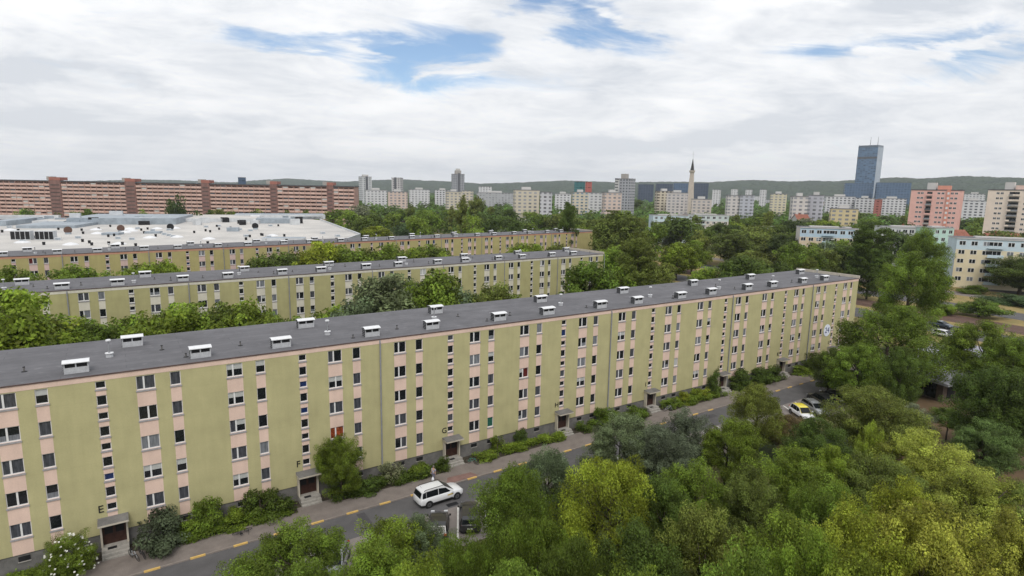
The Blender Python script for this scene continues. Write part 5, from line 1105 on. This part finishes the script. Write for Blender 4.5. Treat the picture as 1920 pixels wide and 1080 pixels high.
def estate_block(label, pl, pr_, pt, depth, yaw, topc, lowc, nfl, nwx, balcu, group=None, h=None, gablec=None, dp=11):
    c = at_depth(pl, pt, depth); c2 = at_depth(pr_, pt, depth); H_ = c.z; axd = Vector((c2.x - c.x, c2.y - c.y)); Wt = axd.length; rz = math.atan2(axd.y, axd.x) + R(yaw)
    root = thing('estate_block', label, 'apartment building', (c.x, c.y, 0), rz)
    mt = mat('et_' + label[:9], topc, .88, .07, .3); ml = mat('el_' + label[:9], lowc, .88, .07, .3); mg = mat('eg_' + label[:9], gablec or topc, .88, .07, .3)
    fh = (H_ - 1.6) / nfl; zt_ = H_ - fh - .6
    b = MB(); b.poly([(0, 0, 0), (Wt, 0, 0), (Wt, 0, zt_), (0, 0, zt_)], ml); b.poly([(0, 0, zt_), (Wt, 0, zt_), (Wt, 0, H_), (0, 0, H_)], mt); b.poly([(Wt, 0, 0), (Wt, dp, 0), (Wt, dp, H_), (Wt, 0, H_)], mg); b.poly([(0, dp, 0), (0, 0, 0), (0, 0, H_), (0, dp, H_)], mg); b.poly([(Wt, dp, 0), (0, dp, 0), (0, dp, H_), (Wt, dp, H_)], mt); b.build('wall', root)
    b = MB(); b.box(-.2, -.3, H_, Wt + .2, dp + .3, H_ + .3, M_PALE, top=M_RG); b.box(Wt * .2, dp * .35, H_ + .3, Wt * .75, dp * .6, H_ + .8, M_PALE); b.build('roof', root)
    for k in range(nfl):
        z = H_ - .75 - k * fh - fh * .48
        for i in range(nwx):
            u = (i + .5) / nwx
            if any(abs(u - q) < .5 / nwx for q in balcu): continue
            x = u * Wt; b = MB(); hh = fh * .48; b.box(x - .95, -.05, z, x + .95, -.01, z + hh, M_FRAME)
            for (a0, a1) in ((-.85, -.1), (.05, .85)): b.poly([(x + a0, -.06, z + .1), (x + a1, -.06, z + .1), (x + a1, -.06, z + hh - .1), (x + a0, -.06, z + hh - .1)], M_GLASS if rg.random() < .75 else M_NET)
            b.build('window', root)
        for q in balcu:
            x = q * Wt; b = MB(); b.box(x - 2.3, -1.5, z - .8, x + 2.3, 0, z - .62, mt); b.box(x - 2.3, -1.5, z - .62, x + 2.3, -1.42, z + .25, mt); b.box(x - 1.9, -.05, z - .5, x + 1.9, -.01, z + fh * .5, M_FRAME)
            for a0 in (-1.75, -.55, .65): b.poly([(x + a0, -.06, z - .4), (x + a0 + 1.05, -.06, z - .4), (x + a0 + 1.05, -.06, z + fh * .45), (x + a0, -.06, z + fh * .45)], M_GLASS)
            b.build('balcony', root)
    return root
PB, LBc, YE = (.50, .60, .66), (.42, .54, .64), (.66, .58, .41)
estate_block('five storey block, pale blue top floor and yellow below, at the right edge', 1795, 1960, 447, 212, -24, PB, YE, 5, 9, (.36, .86), dp=12)
estate_block('mint green gable block behind the large round tree', 1752, 1796, 428, 262, 10, (.42, .58, .52), (.42, .58, .52), 5, 3, (), dp=10)
estate_block('long white block behind the tall dark poplar', 1655, 1752, 426, 275, -16, (.56, .57, .57), (.55, .56, .54), 5, 9, (), dp=12)
estate_block('blue and cream block rising over the far end of the front roof', 1501, 1592, 427, 258, -18, LBc, (.58, .48, .36), 5, 7, (.52,), gablec=(.6, .56, .52), dp=12)
estate_block('white gable annexe right of the blue and cream block', 1592, 1614, 430, 254, 8, (.58, .55, .52), (.58, .52, .46), 5, 1, (), dp=10)
estate_block('pale blue block in the park right of the tall poplars', 1225, 1290, 404, 380, 0, PB, (.50, .56, .58), 5, 6, (), dp=12)
estate_block('mint and white block joined right of the pale blue one', 1290, 1367, 403, 386, 0, (.50, .56, .56), (.55, .50, .46), 5, 7, (.35,), gablec=(.6, .42, .32), dp=12)
def hedge(px0, py0, px1, py1, h, wd, col, label):
    a = at(px0, py0, 0); c = at(px1, py1, 0); d = c - a; root = thing('hedge', label, 'hedge', tuple((a + c) / 2), math.atan2(d.y, d.x))
    cr = link('foliage', PT['mid_flat'][0][0], root); cr.scale = (d.length / 12, wd / 12, h / 8); cr.color = (*G[col], 1)
    cr = link('foliage', PT['mid_flat'][0][1], root, (d.length * .2, 0, 0)); cr.scale = (d.length / 20, wd / 11, h / 7.5); cr.color = (*G[col], 1)
hedge(1850, 562, 1935, 580, 3.0, 7, 'blue', 'long dark blue-green hedge beside the paved yard at the right edge'); hedge(1795, 548, 1850, 552, 2.6, 6, 'mid', 'green hedge along the foot of the pale blue and yellow block'); hedge(1742, 586, 1790, 592, 2.6, 7, 'bright', 'bright green bushes at the near edge of the far carriageway')
def house(px, py, dd, w, dp, hw_, hr, label, rz=0):
    c = at_depth(px, py, dd); root = thing('house', label, 'house', (c.x, c.y, 0), rz); mr = mat('red_tile_roof', (.24, .095, .065), .85, .25, 1.0); top = c.z
    b = MB(); b.box(0, 0, 0, w, dp, top - hr, M_PALE, skip='t'); b.poly([(0, 0, top - hr), (0, dp / 2, top - .1), (0, dp, top - hr)][::-1], M_PALE); b.poly([(w, 0, top - hr), (w, dp / 2, top - .1), (w, dp, top - hr)], M_PALE); b.build('wall', root)
    b = MB(); b.poly([(-.5, -.5, top - hr - .2), (w + .5, -.5, top - hr - .2), (w + .5, dp / 2, top), (-.5, dp / 2, top)], mr); b.poly([(w + .5, dp + .5, top - hr - .2), (-.5, dp + .5, top - hr - .2), (-.5, dp / 2, top), (w + .5, dp / 2, top)], mr); b.box(w * .3, dp / 2 - .4, top - .5, w * .3 + .8, dp / 2 + .4, top + 1, mr); rf = b.build('roof', root)
    for i in range(2): bb = MB(); bb.box(w * (.2 + .4 * i), -.05, top - hr - 2.2, w * (.2 + .4 * i) + 1.4, -.01, top - hr - .8, M_GLASS); bb.build('window', root)
house(1683, 424, 320, 16, 10, 7, 4, 'red roofed house left of the foot of the pink tower', R(-40)); house(1790, 432, 300, 14, 10, 7, 5, 'red roofed house at the right foot of the pink tower', R(-15)); house(1822, 443, 285, 18, 10, 7, 4.5, 'red roofed house in front of the cream and pink tower', R(-60)); house(1862, 438, 290, 16, 10, 7, 4, 'wide red roofed house at the right edge under the cream and pink tower', R(-35)); house(1497, 402, 430, 9, 9, 6, 4, 'small red roofed house among the trees below the pale blocks', R(-30))
# ------------------------------------------------------------------ park and street trees farther off
rg = random.Random(99); placed = []
def blocked(x, y):
    if y < 200 and x < 190: return not (x > 128 and not (y > 155 and x < 170))
    if -60 < x < 112 and y < 405: return True
    if x < 150 and y < 260 and y < 190 + x * .1: return True
    if 150 + .1 * y - 8 < x < 150 + .1 * y + 60 - 8 and y < 190 and rg.random() < .75: return True
    if 240 < x < 330 and 50 < y < 125: return True
    return False
n = 0; tries = 0
specs = [('far_round', 'mid'), ('far_round', 'mid'), ('far_round', 'dark'), ('far_round', 'olive'), ('far_round', 'bright'), ('mid_round', 'dark'), ('far_round', 'deep'), ('far_round', 'sage'), ('far_poplar', 'olive')]
zone = {0: 'park woodland behind the third block', 1: 'woodland before the pale blocks in the centre', 2: 'trees around the blue and yellow blocks at right'}
cw = {'mid': 'green', 'dark': 'dark green', 'olive': 'olive green', 'bright': 'bright green', 'deep': 'very dark', 'sage': 'grey-green'}
while n < 135 and tries < 9000:
    tries += 1
    px = rg.uniform(655, 1960); dd = 150 + 330 * rg.random() ** .8; yh = 341 + 32 * px / 1920
    p = at_depth(px, yh, dd); x, y = p.x, p.y
    if blocked(x, y): continue
    if 1715 < px and dd < 240: continue
    if any((x - a) ** 2 + (y - b_) ** 2 < (10.5 + dd * .008) ** 2 for a, b_ in placed): continue
    placed.append((x, y)); key, c = rg.choice(specs); h = rg.uniform(13, 18.5) if key != 'far_poplar' else rg.uniform(18, 23)
    if dd < 260: h = min(h, 14); key = 'mid_round' if key != 'far_poplar' else 'mid_poplar'
    wh = [w_ for lim, w_ in ((800, 'below the two slim high rises'), (950, 'below the stepped grey high rise'), (1060, 'around the second poplar group'), (1200, 'below the grey and white high rise'), (1330, 'below the spire'),
          (1480, 'right of the spire'), (1620, 'around the blue and cream block'), (1800, 'below the pink tower'), (9999, 'by the cream and pink tower')) if px < lim][0]
    fa = 'near' if dd < 240 else 'middle distance' if dd < 340 else 'far'
    tree_at(x, y, h, rg.uniform(6.0, 9.0) if 'poplar' not in key else 2.6, key, c, cw[c] + (' slim' if 'poplar' in key else ' round') + ' tree ' + wh + ', ' + fa, 'park trees ' + wh + ', ' + fa + ', ' + cw[c] + (' slim' if 'poplar' in key else '')); n += 1
tell_apart([o for o in bpy.data.objects if o.get('group', '').startswith('park trees')])
for (px, py, h, w, key, c, lab) in [(797, 397, 15, 66, 'far_round', 'purple', 'dark purple leaved tree in the park behind the third block'), (760, 417, 12.5, 44, 'mid_round', 'blue', 'blue-green domed tree just behind the third block'), (705, 425, 11.5, 55, 'mid_round', 'lime', 'yellow-green tree beside the corner of the white roof'),
        (668, 385, 19, 34, 'far_round', 'silver', 'silvery willow at the right end of the long red block'), (865, 360, 30, 19, 'far_poplar', 'olive', 'left poplar of the pair in front of the cream block'), (890, 364, 28, 19, 'far_poplar', 'olive', 'right poplar of the pair in front of the cream block'), (905, 372, 24, 18, 'far_round', 'olive', 'round crown touching the right poplar of the pair'),
        (978, 366, 26, 20, 'far_poplar', 'olive', 'left poplar of the group in front of the cream block hidden by poplars'), (1000, 362, 28, 24, 'far_poplar', 'olive', 'middle poplar of the group in front of the cream block hidden by poplars'), (1016, 366, 26, 16, 'far_poplar', 'olive', 'right poplar of the group in front of the cream block hidden by poplars'),
        (345, 363, 26, 34, 'far_round', 'deep', 'tall dark tree in front of the long red block, behind the white roof'), (325, 375, 22, 28, 'far_round', 'deep', 'dark tree on the left shoulder of the tall dark one before the red block'), (1195, 374, 22, 16, 'far_poplar', 'dark', 'dark poplar at the foot of the grey high rise'), (1175, 377, 20, 16, 'far_poplar', 'dark', 'small dark poplar left of the foot of the grey high rise'),
        (1690, 378, 24, 26, 'far_cone', 'deep', 'dark conical spruce left of the pink tower'), (1825, 392, 18, 44, 'far_round', 'dark', 'dark trees filling the gap between the pink and cream towers'), (620, 393, 16, 40, 'far_round', 'mid', 'green tree at the right end of the white roof before the red block'), (630, 405, 13, 30, 'far_round', 'bright', 'bright tree by the corner of the white roof'),
        (1890, 437, 14, 80, 'far_round', 'dark', 'long dark green crown above the roof of the yellow block')]: tree(px, py, h, w, key, c, lab)
for i, (px, py, w) in enumerate([(45, 391, 34), (28, 396, 22), (112, 398, 24), (142, 396, 26), (166, 393, 20), (270, 391, 28), (395, 395, 16), (412, 394, 28), (432, 395, 18), (492, 391, 26), (478, 395, 18), (538, 396, 14), (573, 394, 16), (598, 398, 20)]):
    p = at_depth(px, py, 405); tree_at(p.x, p.y, p.z, w / 2 * 405 / F_PX * 1.0, 'far_round', ['mid', 'bright', 'dark', 'olive'][i % 4], ['green', 'bright', 'dark', 'olive'][i % 4] + ' tree between the white roof and the long red block', 'trees at the foot of the long red block, ' + ['green', 'bright', 'dark', 'olive'][i % 4])
tell_apart([o for o in bpy.data.objects if o.get('group', '').startswith(('trees at the foot', 'small distant blocks'))])
# far woodland and suburbs greenery: countless crowns as one
def woodland():
    rgn = np.random.default_rng(8); P = []
    for a, d_ in zip(rgn.uniform(-100, 2020, 6500), 400 + 2400 * rgn.random(6500) ** 1.35):
        yh = 341 + 32 * a / 1920; p = at_depth(a, yh, d_)
        if a < 668 and d_ < 530: continue
        if d_ < 480 and any((p.x - u) ** 2 + (p.y - v) ** 2 < 110 for u, v in placed): continue
        P.append((p.x, p.y, d_))
    P = np.array(P); m = len(P); qn = np.where(P[:, 2] < 800, 90, 34); idx = np.repeat(np.arange(m), qn); n = len(idx)
    near = P[:, 2] < 800; hh = rgn.uniform(7, 12.5, m); rr = rgn.uniform(5.5, 9, m)
    d = rgn.normal(size=(n, 3)); d[:, 2] = abs(d[:, 2]); d /= np.linalg.norm(d, axis=1)[:, None]
    lb = 1 + .22 * np.sin(d[:, 0] * 5 + idx) * np.sin(d[:, 1] * 5 + idx * 2)
    V = np.stack([P[idx, 0] + d[:, 0] * rr[idx] * lb, P[idx, 1] + d[:, 1] * rr[idx] * lb, 2.5 + d[:, 2] * hh[idx] * lb], 1)
    Nn = d + rgn.normal(0, .4, d.shape) + np.array([0, 0, .3]); Nn /= np.linalg.norm(Nn, axis=1)[:, None]; T = np.cross(Nn, rgn.normal(size=d.shape)); T /= np.linalg.norm(T, axis=1)[:, None]
    L_ = np.where(near[idx], 1.2, 2.4) * (.7 + .7 * rgn.random(n)); cr = rgn.random(m)
    me = leaves_to_mesh('woodland', V, Nn, T, L_, L_ * .8, np.stack([cr[idx], rgn.random(n) * .6 + .2, cr[idx]], 1)); o = link('woodland', me); o.color = (.075, .125, .028, 1); o['kind'] = 'stuff'; o['label'] = 'far mass of trees between the estates and the hills'; o['category'] = 'woodland'
woodland()
# ------------------------------------------------------------------ hills
def hills():
    prof = [(-250, 341), (0, 341), (150, 340), (250, 337), (330, 338), (400, 341), (440, 342), (480, 338), (540, 335), (590, 338), (640, 341), (700, 338), (760, 337), (850, 341), (900, 345), (960, 343), (1010, 341), (1060, 339), (1100, 340), (1150, 342), (1240, 341), (1330, 342), (1380, 339), (1420, 338),
            (1480, 341), (1520, 339), (1560, 341), (1600, 338), (1680, 334), (1720, 336), (1800, 331), (1860, 333), (1920, 334), (2200, 336)]
    xs = [p[0] for p in prof]; ys = [p[1] for p in prof]
    nx_, nd = 520, 34; V = []; rgn = np.random.default_rng(3)
    ph = rgn.random((6, 3)) * 6.28
    for i in range(nx_):
        px = -250 + 2450 * i / (nx_ - 1); yt = np.interp(px, xs, ys); yh = 340.7 + 32.4 * px / 1920; D0 = 5200 - 1900 * max(0, min(1, (px - 600) / 1300))
        crest = at_depth(px, yt, D0).z
        for j in range(nd):
            t = j / (nd - 1); d_ = D0 * (.62 + .50 * t); u = min(1, t / .76)
            s = (u * u * (3 - 2 * u)); wob = sum(math.sin(px * .008 * (k + 1) + ph[k, 0] + t * 9 * (1 + .3 * k)) / (k + 1) for k in range(6)) * .05
            h = crest * s * (1 + wob * (1 - u) * 2.2) if t < .77 else crest * (1 - (t - .76) * 1.2)
            h += rgn.uniform(-1, 1) * (3.2 if t > .06 else 0)
            p = at_depth(px, yh, d_); V.append((p.x, p.y, max(-2, h - 2 * (t < .02))))
    F = [(i * nd + j, (i + 1) * nd + j, (i + 1) * nd + j + 1, i * nd + j + 1) for i in range(nx_ - 1) for j in range(nd - 1)]
    me = bpy.data.meshes.new('hills'); me.from_pydata(V, [], F)
    mt = mat('forested_hill', (.010, .024, .010), .95, .3, .014, col2=(.036, .058, .020), bump=.0, fine=0)
    nt = mt.node_tree; bs = [q for q in nt.nodes if q.type == 'BSDF_PRINCIPLED'][0]; n2 = nt.nodes.new('ShaderNodeTexVoronoi'); n2.inputs['Scale'].default_value = .045; tc = [q for q in nt.nodes if q.type == 'TEX_COORD'][0]; nt.links.new(tc.outputs['Object'], n2.inputs['Vector'])
    bp = nt.nodes.new('ShaderNodeBump'); bp.inputs['Distance'].default_value = 14; bp.inputs['Strength'].default_value = 1; bp.invert = True; nt.links.new(n2.outputs['Distance'], bp.inputs['Height']); nt.links.new(bp.outputs[0], bs.inputs['Normal'])
    me.materials.append(mt); me.update(); o = link('hills', me); struct(o)
hills()
# ------------------------------------------------------------------ air
hz = MB(); M_HAZE = bpy.data.materials.new('haze'); M_HAZE.use_nodes = True; nt = M_HAZE.node_tree; nt.nodes.clear()
vo = nt.nodes.new('ShaderNodeVolumePrincipled'); vo.inputs['Color'].default_value = (.86, .92, 1.0, 1); vo.inputs['Density'].default_value = 7.5e-5; vo.inputs['Anisotropy'].default_value = .1
oo = nt.nodes.new('ShaderNodeOutputMaterial'); nt.links.new(vo.outputs[0], oo.inputs['Volume'])
hz.box(-9500, -3400, -6, 9500, 9500, 420, M_HAZE); o = hz.build('haze'); o['kind'] = 'stuff'; o['label'] = 'thin summer haze over the whole city'; o['category'] = 'haze'
SC.cycles.volume_step_rate = 4; SC.cycles.volume_max_steps = 32; SC.cycles.max_bounces = 6; SC.cycles.diffuse_bounces = 3; SC.cycles.transmission_bounces = 3; SC.cycles.volume_bounces = 0
